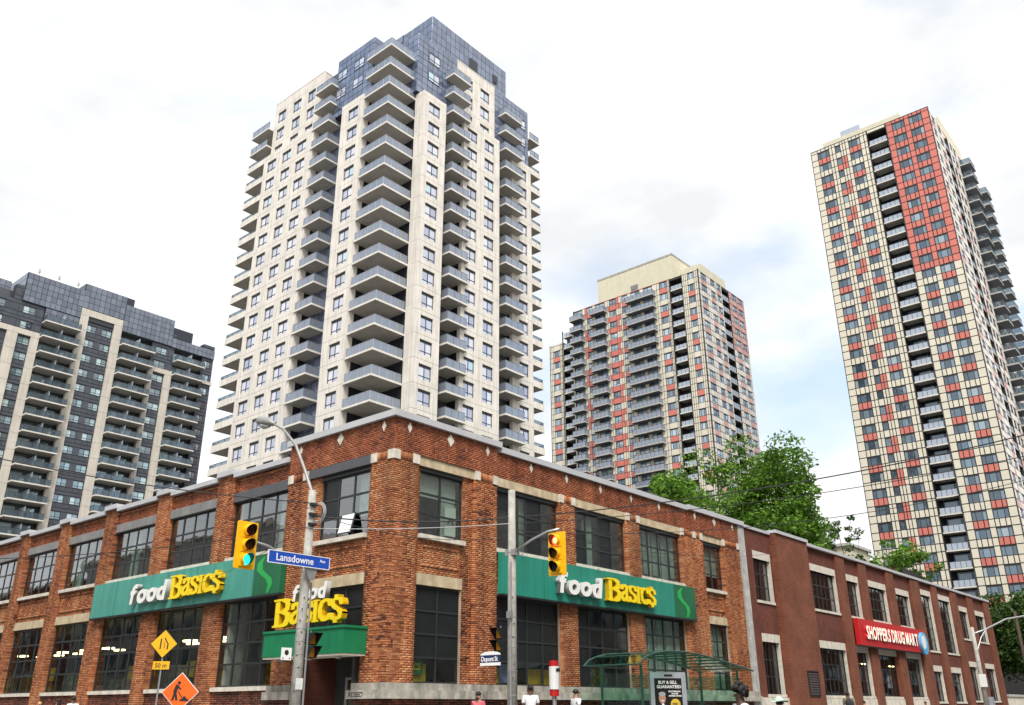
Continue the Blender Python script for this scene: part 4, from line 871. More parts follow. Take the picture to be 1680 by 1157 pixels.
for n in range(0, 19): clutter(put_balcony(CT, cm_, zf(n)), 37.0, 40, 46.2, 49.5, 3)
# right face balconies
for x0, x1, n0 in ((45.45, 48.85, 0), (56.0, 59.75, 0)):
    y0 = 43.5 if x0 < 50 else 43.75
    g, f = rail_set([((x0+0.08, 45.9), (x0+0.08, y0+0.1)), ((x0+0.08, y0+0.1), (x1-0.08, y0+0.1)), ((x1-0.08, y0+0.1), (x1-0.08, 44.0 if x0 < 50 else 44.85))], 0.1, 1.15, post=1.1, bar='rail_bar')
    b_ = (slab_mesh(x0, x1, y0, 46.0, -0.14, 0.1), g, f)
    for n in range(n0, 21): clutter(put_balcony(CT, b_, zf(n)), x0+0.4, x1-0.8, 44.0, 45.2, 2)
# left face balconies
g, f = rail_set([((36.3, 60.6), (36.3, 57.25)), ((36.3, 57.25), (38.2, 57.25))], 0.1, 1.15, post=1.1, bar='rail_bar')
b_ = (slab_mesh(36.2, 38.3, 57.15, 60.75, -0.14, 0.1), g, f)
for n in range(0, 20): put_balcony(CT, b_, zf(n))
# end balconies: glass at the two top floors, cream upstands below
for (x0, x1, y0, y1, sides) in ((36.4, 41.5, 71.72, 76.0, [((36.5, 71.75), (36.5, 75.9)), ((36.5, 75.9), (41.4, 75.9))]), (62.82, 65.0, 44.95, 50.0, [((62.85, 45.05), (64.9, 45.05)), ((64.9, 45.05), (64.9, 49.9))])):
    g, f = rail_set(sides, 0.1, 1.15, post=1.2); b_ = (slab_mesh(x0, x1, y0, y1, -0.14, 0.1), g, f)
    for n in (0, 1): put_balcony(CT, b_, zf(n))
    g2, f2 = rail_set(sides, 0.72, 1.2, post=1.4, glass='rail_clear'); up_ = MB()
    if x0 < 50: up_.box(x0, x0+0.18, y0, y1, 0.1, 0.72); up_.box(x0+0.18, x1, y1-0.18, y1, 0.1, 0.72)
    else: up_.box(x0, x1, y0, y0+0.18, 0.1, 0.72); up_.box(x1-0.18, x1, y0+0.18, y1, 0.1, 0.72)
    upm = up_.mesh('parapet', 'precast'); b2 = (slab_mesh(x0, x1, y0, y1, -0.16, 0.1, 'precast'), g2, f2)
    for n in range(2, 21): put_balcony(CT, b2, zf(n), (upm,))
mb = MB(); mb.box(38.3, 62.3, 71.42, 71.6, 0.1, 73); mb.box(62.32, 62.6, 46.2, 71.4, 0.1, 73); mb.build('end_wall', 'precast', CT)
# blue grey glass crown
gb = MB(); gb.box(40.55, 62.4, 45.32, 71, 73.2, 82.6); gb.box(37.4, 41, 50.2, 57.55, 73.2, 82.72); gb.box(39.0, 41, 57.5, 73.4, 73.2, 82.0); gb.box(40.44, 55, 48.15, 70, 82.6, 84.0); gb.box(45.5, 61.0, 48.1, 68, 82.5, 90.9); gb.build('crown', 'pt_dark', CT)
glazing(Fc('R', 45.1), 40.4, 47.55, 73.3, 82.6, 0.88, 0.93, CT); glazing(Fc('R', 45.1), 55.15, 62.45, 73.3, 82.6, 0.92, 0.93, CT)
glazing(Fc('R', 50.1), 37.25, 40.4, 73.3, 82.7, 0.92, 0.94, CT); glazing(Fc('L', 40.45), 45.06, 50.0, 73.3, 82.6, 0.9, 0.93, CT); glazing(Fc('L', 37.3), 50.06, 57.5, 73.3, 82.7, 0.92, 0.94, CT); glazing(Fc('L', 39.0), 57.6, 60.4, 73.3, 82.0, 0.93, 0.94, CT); glazing(Fc('L', 39.0), 71.7, 73.3, 76.0, 82.0, 0.8, 0.94, CT)
glazing(Fc('R', 48.1), 45.45, 60.95, 82.9, 90.85, 0.9, 1.35, CT); glazing(Fc('L', 45.5), 48.06, 68, 82.9, 90.85, 0.9, 1.35, CT); glazing(Fc('L', 40.44), 48.2, 58, 82.8, 83.95, 0.9, 1.1, CT); glazing(Fc('R', 48.15), 40.5, 45.4, 82.75, 83.95, 0.9, 1.1, CT)
for fc, u0, u1, n1 in ((Fc('R', 45.02), 42.3, 44.3, 1), (Fc('R', 45.02), 59.9, 61.8, 2), (Fc('L', 37.22), 51.9, 53.9, 1), (Fc('L', 37.22), 55.4, 57.3, 1)):
    wm = proto_window(fc, u0, u1, 0.75, 2.25, 'two', d=0.03)
    for n in range(0, n1+1): put_window(CT, wm, zf(n))
for n in range(2, 20): pass
# glazing and windows in the left-hand recess
glazing(Fc('L', 38.3), 54.65, 60.35, 14, 73, 0.95, 0.98, CT, 'curtainwall')
wm = proto_window(Fc('L', 38.22), 54.75, 56.6, 0.7, 2.3, 'two', d=0.03)
for n in range(2, 20): put_window(CT, wm, zf(n))
mb = MB(); mb.fb(Fc('R', 48.0), 53.0, 54.6, 0.02, 0.08, 86.2, 88.4); mb.fb(Fc('R', 48.0), 58.0, 58.9, 0.02, 0.08, 87.2, 88.6); mb.build('vent', 'pt_dark', CT)
# ------------------------------------------------------------------ charcoal block with cream frames
LT = thing('apartment_block', 'charcoal apartment block with tall cream frames and open balconies', 'apartment building', (45, 145, 0))
LS = 2.9; lz = lambda n: 65.32-LS*n
YF = 134.0; LF = Fc('R', YF)
cb = MB(); cb.box(5, 67.5, YF+1.6, YF+24, 0.1, 70.1); cb.box(29.6, 58.0, YF+0.15, YF+20, 70.0, 73.9); cb.box(39.7, 49.3, YF+0.16, YF+16, 73.8, 75.4); cb.box(58.4, 63.2, YF+2, YF+12, 70, 73.3); cb.box(14, 28.3, YF+3.2, YF+22, 68.0, 72.4); cb.build('core', 'recess', LT)
sk = [(5.0, 28.3), (28.3, 33.6), (39.8, 47.7), (54.2, 58.85), (65.0, 67.5)]
Nn = 17
# window bays with charcoal spandrels
bays = [(LF, 19.0, 28.3, [(20.5, 22.4), (24.8, 27.2)], 0, 16), (LF, 28.3, 33.6, [(30.15, 32.2)], -1, 16), (LF, 39.8, 47.7, [(41.3, 43.15), (44.2, 46.05)], -1, 16), (LF, 54.2, 58.85, [(55.05, 57.35)], -1, 16), (LF, 65.0, 67.5, [(65.5, 66.9)], -1, 16)]
for fc, u0, u1, ws, n0, n1 in bays:
    mb = MB(); grid_wall(mb, fc, u0, u1, 0, LS, [(a, b, 0.9, 2.25) for a, b in ws], -0.25, 0.2)
    nw = len(mb.f)
    for zz in (0.02, 0.82, 2.30): mb.fb(fc, u0, u1, -0.249, -0.20, zz, zz+0.06)
    nv = max(2, round((u1-u0)/1.15))
    for k in range(1, nv):
        uu = u0+(u1-u0)*k/nv
        mb.fb(fc, uu-0.025, uu+0.025, -0.249, -0.215, 0.09, 0.81)
        if not any(a-0.05 < uu < b+0.05 for a, b in ws): mb.fb(fc, uu-0.025, uu+0.025, -0.249, -0.215, 0.89, 2.29)
    mb.m[nw:] = [1]*(len(mb.m)-nw); wmsh = mb.mesh('wall_panel', ['darkwall', 'pt_dark'])
    wms = [proto_window(fc, a, b, 0.9, 2.25, 'two', 'pt_dark', 'win_left', d=-0.33) for a, b in ws]
    for n in range(n0, n1+1):
        if lz(n) < 12: break
        inst('wall_panel', wmsh, LT, (0, 0, lz(n)))
        for w in wms: put_window(LT, w, lz(n))
    bk = MB(); bk.fb(fc, u0+0.01, u1-0.01, -1.8, -0.5, 0.1, lz(n0)+LS); bk.build('bay_backing', 'pt_dark', LT)
glazing(LF, 29.65, 39.8, 68.3, 73.85, 0.95, 1.1, LT, 'curtainwall_left', depth=0.1); glazing(LF, 47.75, 57.95, 68.3, 73.85, 0.95, 1.1, LT, 'curtainwall_left', depth=0.1); glazing(LF, 39.75, 47.7, 70.5, 75.35, 0.95, 1.1, LT, 'curtainwall_left', depth=0.1)
glazing(LF, 58.0, 67.45, 68.2, 70.1, 0.95, 0.95, LT, 'curtainwall_left', depth=0.1); glazing(LF, 33.7, 39.7, 65.5, 68.2, 0.95, 0.9, LT, 'curtainwall_left', depth=-0.5)
glazing(Fc('R', YF+3.2), 14, 28.25, 63.5, 72.35, 0.95, 1.1, LT, 'curtainwall_left'); glazing(Fc('L', 29.6), YF+0.2, YF+10, 70.1, 73.85, 0.95, 1.1, LT, 'curtainwall_left')
bk = MB(); bk.fb(LF, 29.6, 67.48, -1.8, -0.02, 68.2, 70.1); bk.fb(LF, 28.3, 29.6, -1.8, -0.3, 63, 70); bk.build('crown_backing', 'pt_dark', LT)
# cream frames, storey by storey
for (a, b, top) in ((28.3, 30.05, 62.05), (32.25, 33.6, 62.05), (39.8, 41.25, 69.1), (46.15, 47.7, 69.1), (54.1, 55.0, 62.15), (57.45, 58.85, 62.15)):
    z = top
    pm = MB().fb(LF, a, b, -0.6, 0.12, 0.02, LS-0.02).mesh('frame_panel', 'precast_beige')
    while z-LS > 8: z -= LS; inst('frame_panel', pm, LT, (0, 0, z))
for a, b, z0, z1 in ((17.5, 33.6, 62.07, 63.05), (39.8, 47.7, 69.12, 70.4), (54.1, 58.85, 62.17, 63.1), (65.0, 67.6, 62.55, 63.2)): MB().fb(LF, a, b, -0.6, 0.13, z0, z1).build('frame_beam', 'precast_beige', LT)
for x0, x1 in ((33.62, 39.95), (47.72, 54.3), (58.87, 65.0)):
    g, f = rail_set([((x0+0.1, YF), (x0+0.1, YF-1.4)), ((x0+0.1, YF-1.4), (x1-0.1, YF-1.4)), ((x1-0.1, YF-1.4), (x1-0.1, YF))], 0.1, 1.15, post=1.1, glass='rail_clear')
    b_ = (slab_mesh(x0, x1, YF-1.5, YF+1.6, -0.14, 0.1), g, f)
    door = MB(); um = (x0+x1)/2
    for u in (x0+0.5, um+0.5): 
        pass
    dms = [MB().box(u, u+2.0, YF+1.5, YF+1.56, 0.15, 2.3).mesh('patio_door', 'win_left') for u in (x0+0.5, um+0.5)]; sc_ = MB().box(um-0.05, um+0.05, YF-1.2, YF+1.55, 0.1, 2.0).mesh('privacy_screen', 'rail_pale')
    for n in range(0, 18):
        if lz(n) < 12: break
        o = put_balcony(LT, b_, lz(n)); [sub('patio_door', d_, o) for d_ in dms]; sub('privacy_screen', sc_, o)
        for _ in range(rnd.randint(0, 2)):      # chairs, pots and bikes left out on the balconies
            u = rnd.uniform(x0+0.6, x1-0.8); hh = rnd.uniform(0.5, 0.95); jm = MB().box(u, u+rnd.uniform(.3, .6), YF-1.0, YF-0.5, 0.1, 0.1+hh)
            sub('balcony_item', jm.mesh('balcony_item', rnd.choice(['white', 'cloth_dark', 'silver', 'denim', 'bark'])), o)
mb = MB()
for x in (32.6, 36.2, 39.8, 43.3): mb.tube([(x, YF+4, 73.8), (x, YF+4, 76.6)], 0.06, 5); mb.box(x-0.2, x+0.2, YF+3.9, YF+4.1, 76.2, 76.9)
for p_ in [mb]: p_.build('antenna', 'wire_grey', LT)

# ------------------------------------------------------------------ cream and coral panel towers
def panel_tower(root, fc, zroof, zfloor, cols, recesses, u_lo, u_hi, n_floors, win, coral_fn, sp=(0.0, 1.3), wh=(1.3, 2.6), cream='cream', coral='coral', objs=0, extra_joints=(), style='three', top_of=None, gap=0.08):
    """panels between all joint lines; cols = window columns (u0,u1,kind)"""
    H = 2.9
    us = sorted({u_lo, u_hi, *[c_[0] for c_ in cols], *[c_[1] for c_ in cols], *[r_[0] for r_ in recesses], *[r_[1] for r_ in recesses], *extra_joints})
    pan = []
    for n in range(-1, n_floors):
        zb = zfloor-H*n
        for a, b in zip(us, us[1:]):
            m = (a+b)/2
            if any(r_[0] < m < r_[1] for r_ in recesses) and n >= 0: continue
            lim = (top_of(m) if top_of else zroof)
            c_ = next((k for k, c_ in enumerate(cols) if c_[0] < m < c_[1]), None)
            for row, (s, e) in enumerate((sp, wh, (wh[1], H))):
                z0, z1 = zb+s, min(zb+e, lim)
                if z0 >= lim-0.12 or (n == -1 and row == 0): 
                    if not (n == -1 and row == 0): continue
                    z0, z1 = zb, min(zb+sp[1], lim)
                    if z1-z0 < 0.12: continue
                if row == 2: continue
                if row == 1:
                    z1 = min(zb+H, lim)
                    if c_ is not None and n >= 0 and zb+wh[1] <= lim+0.01: continue
                pan.append((a, b, z0, z1, coral_fn(m, n, row, c_)))
    cache = {}; objs_list = []
    pan_key = sorted(range(len(pan)), key=lambda i: (pan[i][2]))
    rest = {0: MB(), 1: MB()}; cnt = 0
    for i in pan_key:
        a, b, z0, z1, cr_ = pan[i]
        if cnt < objs and z0 > 24:
            k = (round(a, 3), round(b, 3), round(z1-z0, 3), cr_)
            if k not in cache: cache[k] = MB().fb(fc, a+gap, b-gap, 0, 0.06, gap, z1-z0-gap).mesh('panel', coral if cr_ else cream)
            inst('panel', cache[k], root, (0, 0, z0)); cnt += 1
        else: rest[1 if cr_ else 0].fb(fc, a+gap, b-gap, 0, 0.06, z0+gap, z1-gap)
    for k, m in ((0, cream), (1, coral)):
        if rest[k].v: rest[k].build('panel_field', m, root, kind='stuff')
    for (a, b, kd) in cols:
        wm = proto_window(fc, a, b, wh[0]-0.03, wh[1]+0.12, kd, 'trim', win, d=0.05)
        me = wm[0].copy(); me.name = 'window'
        bm = bmesh.new(); bm.from_mesh(wm[0]); nf = len(bm.faces); bm.from_mesh(wm[1]); bm.faces.ensure_lookup_table()
        for f_ in bm.faces[nf:]: f_.material_index = 1
        bm.to_mesh(me); bm.free(); me.materials.append(M[win])
        for n in range(0, n_floors):
            if top_of and zfloor-H*n+wh[1] > top_of((a+b)/2): continue
            inst('window', me, root, (0, 0, zfloor-H*n))
RT = thing('panel_tower', 'tall slab tower in cream panels with a large coral panelled corner', 'tower', (145, 17, 0))
RZ = 102.75; XR = 134.3
MB().box(XR+0.02, 143.15, 6.22, 13.9, 0.1, 106.3).build('core', 'trim', RT); MB().box(146.85, 167.2, 6.22, 13.9, 0.1, 106.3).build('core', 'trim', RT); MB().box(143.1, 146.9, 8.2, 13.8, 0.1, 106.2).build('recess_wall', 'recess', RT); MB().box(XR+0.02, 167.2, 17.75, 28.94, 0.1, 106.3).build('core', 'trim', RT); MB().box(XR+2.0, 167.1, 13.8, 17.8, 0.1, 106.2).build('recess_wall', 'recess', RT)
MB().box(XR+0.02, 167, 13.9, 17.74, 105.5, 106.3).build('recess_head', 'trim', RT)
rcols = [(25.3, 27.6, 'three'), (23.05, 24.05, 'one'), (19.1, 21.3, 'three'), (10.6, 12.82, 'three'), (7.42, 9.67, 'three')]
def rcoral(u, n, row, c_):
    if u < 14.1 and n < 11: return True
    if n < 0: return False
    if row == 0:
        if c_ in (0, 2): return n % 2 == 0
        if c_ == 1 or 22.0 < u < 23.05: return n % 2 == 1
        if c_ == 3: return n % 2 == 0
        if c_ == 4: return n % 2 == 1
    if row == 1 and 22.0 < u < 23.05: return n % 2 == 1
    return False
rx = (18.1, 18.9, 14.12, 22.0, 22.55, 23.5, 25.9, 26.9, 24.5, 19.75, 20.7, 11.2, 12.2, 8.0, 9.05, 28.3)
panel_tower(RT, Fc('L', XR), 106.3, RZ, rcols, [(14.12, 17.6)], 6.12, 28.95, 33, 'win_right', rcoral, objs=300, extra_joints=(22.0, 18.3, 24.7, 26.0, 26.9, 19.75, 20.65, 11.25, 12.15, 8.1, 9.0, 22.55))
g, f = rail_set([((XR+0.2, 14.2), (XR+0.2, 17.5))], 0.12, 1.2, post=0.8, glass='rail_pale')
b_ = (slab_mesh(XR+0.02, XR+2.0, 14.14, 17.58, -0.12, 0.12), g, f); dm = MB().box(XR+1.92, XR+1.98, 15.0, 16.9, 0.2, 2.3).mesh('patio_door', 'win_right')
for n in range(0, 33): o = put_balcony(RT, b_, RZ-2.9*n); sub('patio_door', dm, o)
mb = MB()
for y in (13.95, 17.7): mb.box(XR-0.1, XR+0.3, y-0.06, y+0.06, 15, 106.3)
mb.box(XR-0.1, XR+0.1, 6.02, 6.14, 10, 106.4); mb.box(XR-0.08, XR+0.1, 28.9, 29.0, 10, 106.3); mb.box(XR-0.05, XR+0.1, 6.1, 28.95, 106.3, 106.42); mb.build('edge_trim', 'trim', RT)
def scoral(u, n, row, c_): return row == 0 and ((int(u*0.7)+n) % 5 == 0)
scol = [(136.2, 138.0, 'two'), (140.0, 142.0, 'two'), (147.8, 149.2, 'two'), (150.2, 151.8, 'two'), (158.5, 160.3, 'two'), (153.6, 156.6, 'two'), (162.2, 165.2, 'two')]
panel_tower(RT, Fc('R', 6.2), 106.3, RZ, scol, [(143.2, 146.8)], 134.4, 167.1, 31, 'win_mid', scoral, cream='cream_side', coral='coral_side', extra_joints=(138.8, 139.4, 135.3, 152.6, 155, 157.4))
for x0, x1, y0 in ((143.3, 146.7, 4.6), (153.0, 157.2, 4.1), (161.6, 165.8, 3.7)):
    g, f = rail_set([((x0+0.08, 6.0), (x0+0.08, y0+0.1)), ((x0+0.08, y0+0.1), (x1-0.08, y0+0.1))], 0.12, 1.2, post=1.1, glass='rail_clear')
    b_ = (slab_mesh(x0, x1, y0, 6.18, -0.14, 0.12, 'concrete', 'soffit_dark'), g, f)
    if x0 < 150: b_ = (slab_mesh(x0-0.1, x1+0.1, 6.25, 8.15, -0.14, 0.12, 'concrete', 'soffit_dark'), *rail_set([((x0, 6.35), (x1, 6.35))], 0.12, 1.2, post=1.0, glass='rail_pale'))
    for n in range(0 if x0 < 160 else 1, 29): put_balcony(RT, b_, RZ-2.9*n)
MB().box(139.5, 160, 12.3, 27.9, 106.3, 111.0).build('penthouse', 'stucco', RT); MB().box(141, 141.1, 20.5, 24.5, 111.0, 113.2).build('wind_screen', 'rail_pale', RT); MB().box(145.5, 161, 6.7, 12.2, 106.3, 110.8).build('penthouse', 'stucco', RT)

MT = thing('panel_tower', 'stepped slab tower in cream and coral panels with stacked balconies, cream box on top', 'tower', (150, 78, 0))
MZ = 87.95; XM = 137.4
tops = lambda u: 91.1 if u < 92.7 else (86.75 if u < 96.4 else 83.95)
MB().box(XM+0.02, 148.15, 58.45, 62.5, 0.1, 91.0).build('core', 'trim', MT); MB().box(151.75, 159.2, 58.45, 62.5, 0.1, 91.0).build('core', 'trim', MT); MB().box(148.15, 151.75, 58.5, 62.4, 90.4, 91.0).build('recess_head', 'trim', MT); MB().box(XM+0.02, 159.2, 65.6, 92.6, 0.1, 91.0).build('core', 'trim', MT); MB().box(XM+2, 159.1, 62.4, 65.7, 0.1, 91.0).build('recess_wall', 'recess', MT); MB().box(XM+0.03, 159, 62.45, 65.65, 90.4, 91.0).build('recess_head', 'trim', MT)
MB().box(XM+2, 159, 92.6, 96.4, 0.1, 86.7).build('recess_wall', 'recess', MT); MB().box(XM+0.02, 159, 96.1, 100.1, 0.1, 83.9).build('core', 'trim', MT)
mcols = [(59.4, 61.0, 'three'), (66.3, 68.3, 'three'), (77.0, 78.5, 'two'), (80.2, 82.1, 'two'), (87.1, 88.6, 'two'), (97.05, 99.1, 'three'), (70.2, 72.6, 'two'), (73.6, 76.0, 'two'), (83.4, 86.2, 'two'), (90.0, 92.5, 'two')]
def mcoral(u, n, row, c_):
    if n < 0: return 66 < u < 89.2
    if row == 0:
        if c_ in (0, 1): return n % 2 == (1 if c_ == 0 else 0)
        if c_ == 2: return n % 2 == 0
        if c_ == 5: return n % 2 == 1
        if 78.9 < u < 82.6: return True
        if 86.8 < u < 89.3: return n % 3 != 1
    if row == 1 and (79.5 < u < 80.2 or 88.6 < u < 89.3): return n % 2 == 0
    return False
panel_tower(MT, Fc('L', XM), 91.1, MZ, mcols, [(62.5, 65.6), (93.2, 96.0)], 58.42, 100.1, 23, 'win_mid', mcoral, extra_joints=(58.9, 61.5, 62.0, 66.0, 69.0, 78.9, 79.5, 82.6, 86.8, 89.25, 92.62, 96.4, 96.7, 99.6), top_of=tops, gap=0.06)
def mbal(y0, y1, out_, n0, recess=False, n1=23):
    if recess:
        g, f = rail_set([((XM+0.2, y0+0.05), (XM+0.2, y1-0.05))], 0.12, 1.2, post=0.9, glass='rail_pale'); s_ = slab_mesh(XM+0.02, XM+2, y0, y1, -0.12, 0.12)
    else:
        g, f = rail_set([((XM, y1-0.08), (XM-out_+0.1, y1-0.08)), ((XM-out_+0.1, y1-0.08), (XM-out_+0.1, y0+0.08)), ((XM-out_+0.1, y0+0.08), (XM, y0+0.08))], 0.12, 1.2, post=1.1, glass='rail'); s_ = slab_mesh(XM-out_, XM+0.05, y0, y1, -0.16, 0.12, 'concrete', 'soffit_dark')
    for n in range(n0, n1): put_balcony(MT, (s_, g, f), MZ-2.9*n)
mbal(62.55, 65.55, 0, 0, True); mbal(69.3, 76.7, 1.7, 0); mbal(82.7, 86.9, 1.7, 0); mbal(89.3, 92.9, 1.7, 0); mbal(93.2, 96.0, 0, 1, True)
mb = MB()
for y, zt in ((58.4, 91.2), (62.45, 91), (65.65, 91), (92.65, 91.1), (96.2, 86.8), (100.1, 83.95)): mb.box(XM-0.1, XM+0.2, y-0.09, y+0.09, 10, zt)
mb.build('edge_trim', 'trim', MT)
def m2coral(u, n, row, c_): return (row == 0 and c_ is not None and (n+c_) % 2 == 0) or (u > 152 and n < 5)
m2 = [(138.6, 141.0, 'two'), (143.0, 144.8, 'two'), (146.0, 147.7, 'two'), (153.2, 155.2, 'two'), (156.2, 158.2, 'two')]
panel_tower(MT, Fc('R', 58.42), 91.1, MZ, m2, [(148.2, 151.7)], 137.45, 159.3, 23, 'win_mid', m2coral, cream='cream_side', coral='coral_side', extra_joints=(139.8, 142.0, 145.4, 152.4, 155.7, 158.7))
MB().box(148.16, 151.74, 60.3, 60.5, 10, 90.3).build('recess_wall', 'recess', MT)
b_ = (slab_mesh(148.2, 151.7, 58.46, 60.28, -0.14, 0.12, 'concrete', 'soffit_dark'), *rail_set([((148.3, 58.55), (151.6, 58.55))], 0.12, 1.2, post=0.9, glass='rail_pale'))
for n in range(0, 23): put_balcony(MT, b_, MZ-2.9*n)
mb = MB(); mb.box(142.5, 158, 67.3, 88.6, 91.0, 100.0); mb.box(146, 158, 62, 67.28, 91.0, 97.2); mb.build('mechanical_box', 'stucco', MT); MB().box(142.4, 158.1, 67.2, 88.7, 100.0, 100.4).build('box_cap', 'concrete', MT)
MB().box(142.42, 142.5, 77.0, 79.0, 93.2, 95.5).build('vent', 'lintel_grey', MT); MB().box(147, 151, 67.2, 67.28, 92.5, 96.0).build('vent', 'ledge', MT)
# ------------------------------------------------------------------ trees
def tree(name, label, x, y, top, rad, z_lo, mleaf, n_clump, n_leaf, leaf, seed, group=None, squash=1.0, trunk_r=0.28, spread=1.0, zbase=0.1):
    rg = np.random.default_rng(seed); t = thing(name, label, 'tree', (x, y, zbase), group)
    zc = (top+z_lo)/2; hz = (top-z_lo)/2
    tr = MB(); n = 7
    path = [(x+rg.normal(0, 0.12)*i*0.4, y+rg.normal(0, 0.12)*i*0.4, zbase+(zc+hz*0.5-zbase)*i/n) for i in range(n+1)]
    path[0] = (x, y, zbase); tr.tube(path, [trunk_r*(1-0.82*i/n) for i in range(n+1)], 8)
    # clumps on and inside an irregular ellipsoid
    C_ = []
    while len(C_) < n_clump:
        v = rg.normal(0, 1, 3); v /= np.linalg.norm(v); r = rg.uniform(0.35, 1.0)**0.5
        lob = 0.78+0.22*math.sin(3.1*math.atan2(v[1], v[0])+seed)+0.12*math.sin(5*v[2]+seed*2)
        C_.append((x+v[0]*r*rad*lob, y+v[1]*r*rad*lob, zc+v[2]*r*hz*lob))
    for c_ in C_[::2][:34]:
        k = rg.integers(2, n); p = Vector(path[k]); q = Vector(c_); m_ = p.lerp(q, 0.5)+Vector((0, 0, -0.25*(q-p).length*0.2))
        tr.tube([p, m_, q], [trunk_r*0.30*(1-k/(n+2)), trunk_r*0.18*(1-k/(n+2)), 0.02], 5, cap=False)
    tr.build('trunk', 'bark', t, smooth=True)
    nl = n_clump*n_leaf; cen = np.repeat(np.array(C_), n_leaf, axis=0); cr_ = rad*0.20*rg.uniform(0.6, 1.35, n_clump).repeat(n_leaf)[:, None]
    off = rg.normal(0, 1, (nl, 3)); off /= np.linalg.norm(off, axis=1)[:, None]; off *= rg.uniform(0.25, 1, (nl, 1))**0.6
    pos = cen+off*cr_*np.array([1.1*spread, 1.1*spread, 0.75])
    nrm = off*0.5+rg.normal(0, 0.55, (nl, 3))+np.array([0, 0, 0.7]); nrm /= np.linalg.norm(nrm, axis=1)[:, None]
    a = np.cross(nrm, rg.normal(0, 1, (nl, 3))); a /= np.linalg.norm(a, axis=1)[:, None]; b = np.cross(nrm, a)
    s = leaf*rg.uniform(0.6, 1.3, (nl, 1)); droop = nrm*s*0.25
    V = np.stack([pos-a*s, pos+b*s*0.55-droop*0.3, pos+a*s-droop, pos-b*s*0.55-droop*0.3], 1).astype(np.float32)
    me = bpy.data.meshes.new('crown'); me.vertices.add(4*nl); me.vertices.foreach_set('co', V.reshape(-1)); me.loops.add(4*nl); me.loops.foreach_set('vertex_index', np.arange(4*nl, dtype=np.int32))
    me.polygons.add(nl); me.polygons.foreach_set('loop_start', np.arange(nl, dtype=np.int32)*4); me.materials.append(M[mleaf]); me.update(calc_edges=True)
    o = bpy.data.objects.new('crown', me); COL.objects.link(o); hang(o, t); o['kind'] = 'stuff'; return t
tree('leafy_tree', 'smaller bright green tree rising behind the orange brick parapet', 40.8, 13.0, 19.9, 4.7, 9, 'leaf_b', 85, 220, 0.18, 3, trunk_r=0.25)
tree('leafy_tree', 'largest bright green tree behind the parapet where the brick stores meet', 57.0, 13.0, 24.6, 7.6, 9, 'leaf', 170, 240, 0.19, 8, trunk_r=0.36)
tree('leafy_tree', 'lower green tree filling in beside the largest tree', 67.6, 13.5, 16.9, 3.2, 9, 'leaf_b', 34, 150, 0.18, 9, trunk_r=0.2)
tree('spindly_tree', 'thin dark tree with sparse upright twigs behind the dark red store', 76.0, 13.0, 21.2, 2.6, 12, 'leaf_c', 30, 55, 0.18, 11, trunk_r=0.14)
tree('spindly_tree', 'small feathery tree in front of the coral and cream tower', 91.0, 13.0, 20.4, 5.4, 14.5, 'leaf', 36, 60, 0.25, 17, trunk_r=0.16)
tree('street_tree', 'dark spreading street tree beyond the end of the dark red store', 94.0, 1.0, 13.6, 8.2, 3.5, 'leaf_c', 130, 170, 0.24, 21, trunk_r=0.35)
tree('street_tree', 'bright green tree top beyond the small street lamp', 101.0, -2.0, 14.6, 6.5, 7.5, 'leaf', 80, 150, 0.22, 25, trunk_r=0.3)
t = thing('garden_wall', 'low pale stone wall under the dark street tree', 'wall', (84, 0, 0)); MB().box(78, 120, 0.2, 0.6, 0.1, 2.1).build('wall', 'stone', t); MB().box(77.9, 120.1, 0.1, 0.7, 2.1, 2.3).build('coping', 'concrete', t)

# ------------------------------------------------------------------ poles, signals, street signs
def ring_pole(root, x, y, h, r0, r1, bands):
    MB().tube([(x, y, 0.13), (x, y, h*0.5), (x, y, h)], [r0, (r0+r1)/2, r1], 14).build('shaft', 'pole', root, smooth=True)
    for z in bands:
        r = r0+(r1-r0)*z/h+0.008; MB().tube([(x, y, z-0.012), (x, y, z+0.012)], r, 14).build('steel_band', 'galv', root)
def pole_holes(root, x, y, zs):
    for z, a in zs:
        c, s2 = math.cos(a), math.sin(a); MB().tube([(x+c*0.13, y+s2*0.13, z), (x+c*0.172, y+s2*0.172, z)], 0.018, 8).build('bolt_hole', 'black', root)
PL = thing('lamp_pole', 'grey concrete pole with curved lamp arm in front of the green canopy', 'pole', (-3.2, 0.03, 0.13))
ring_pole(PL, -3.2, 0.03, 7.45, 0.165, 0.115, (2.0, 2.35, 2.7, 3.05, 3.4, 5.0, 6.3, 6.9))
MB().tube([(-3.2, 0.05, 6.9), (-3.2, 0.12, 7.5), (-3.2, 0.57, 8.25), (-3.2, 1.15, 9.13), (-3.2, 1.9, 9.8), (-3.2, 2.55, 10.13)], [0.055, 0.055, 0.05, 0.045, 0.04, 0.035], 8).build('lamp_arm', 'bronze', PL, smooth=True)
hd = MB(); hd.tube([(-3.2, 2.45, 10.1), (-3.2, 2.7, 10.2), (-3.2, 3.0, 10.3), (-3.2, 3.35, 10.4), (-3.2, 3.55, 10.44)], [0.05, 0.12, 0.17, 0.15, 0.06], 12); lh = hd.build('lamp_head', 'bronze', PL, smooth=True)
ln = MB(); ln.tube([(-3.2, 2.75, 10.1), (-3.2, 3.05, 10.17), (-3.2, 3.4, 10.3)], [0.06, 0.13, 0.06], 10); sub('lamp_lens', ln.mesh('lamp_lens', 'lamp_glass', True), lh, -Vector(lh.location)+Vector(lh.location))
MB().tube([(-3.03, -0.12, 0.15), (-3.04, -0.1, 3.0), (-3.05, -0.08, 4.7)], 0.03, 6).build('conduit', 'galv', PL)
for z in (6.4, 6.7, 7.0): MB().box(-3.35, -3.08, -0.16, -0.06, z-0.04, z+0.04).build('wire_clamp', 'wire', PL)
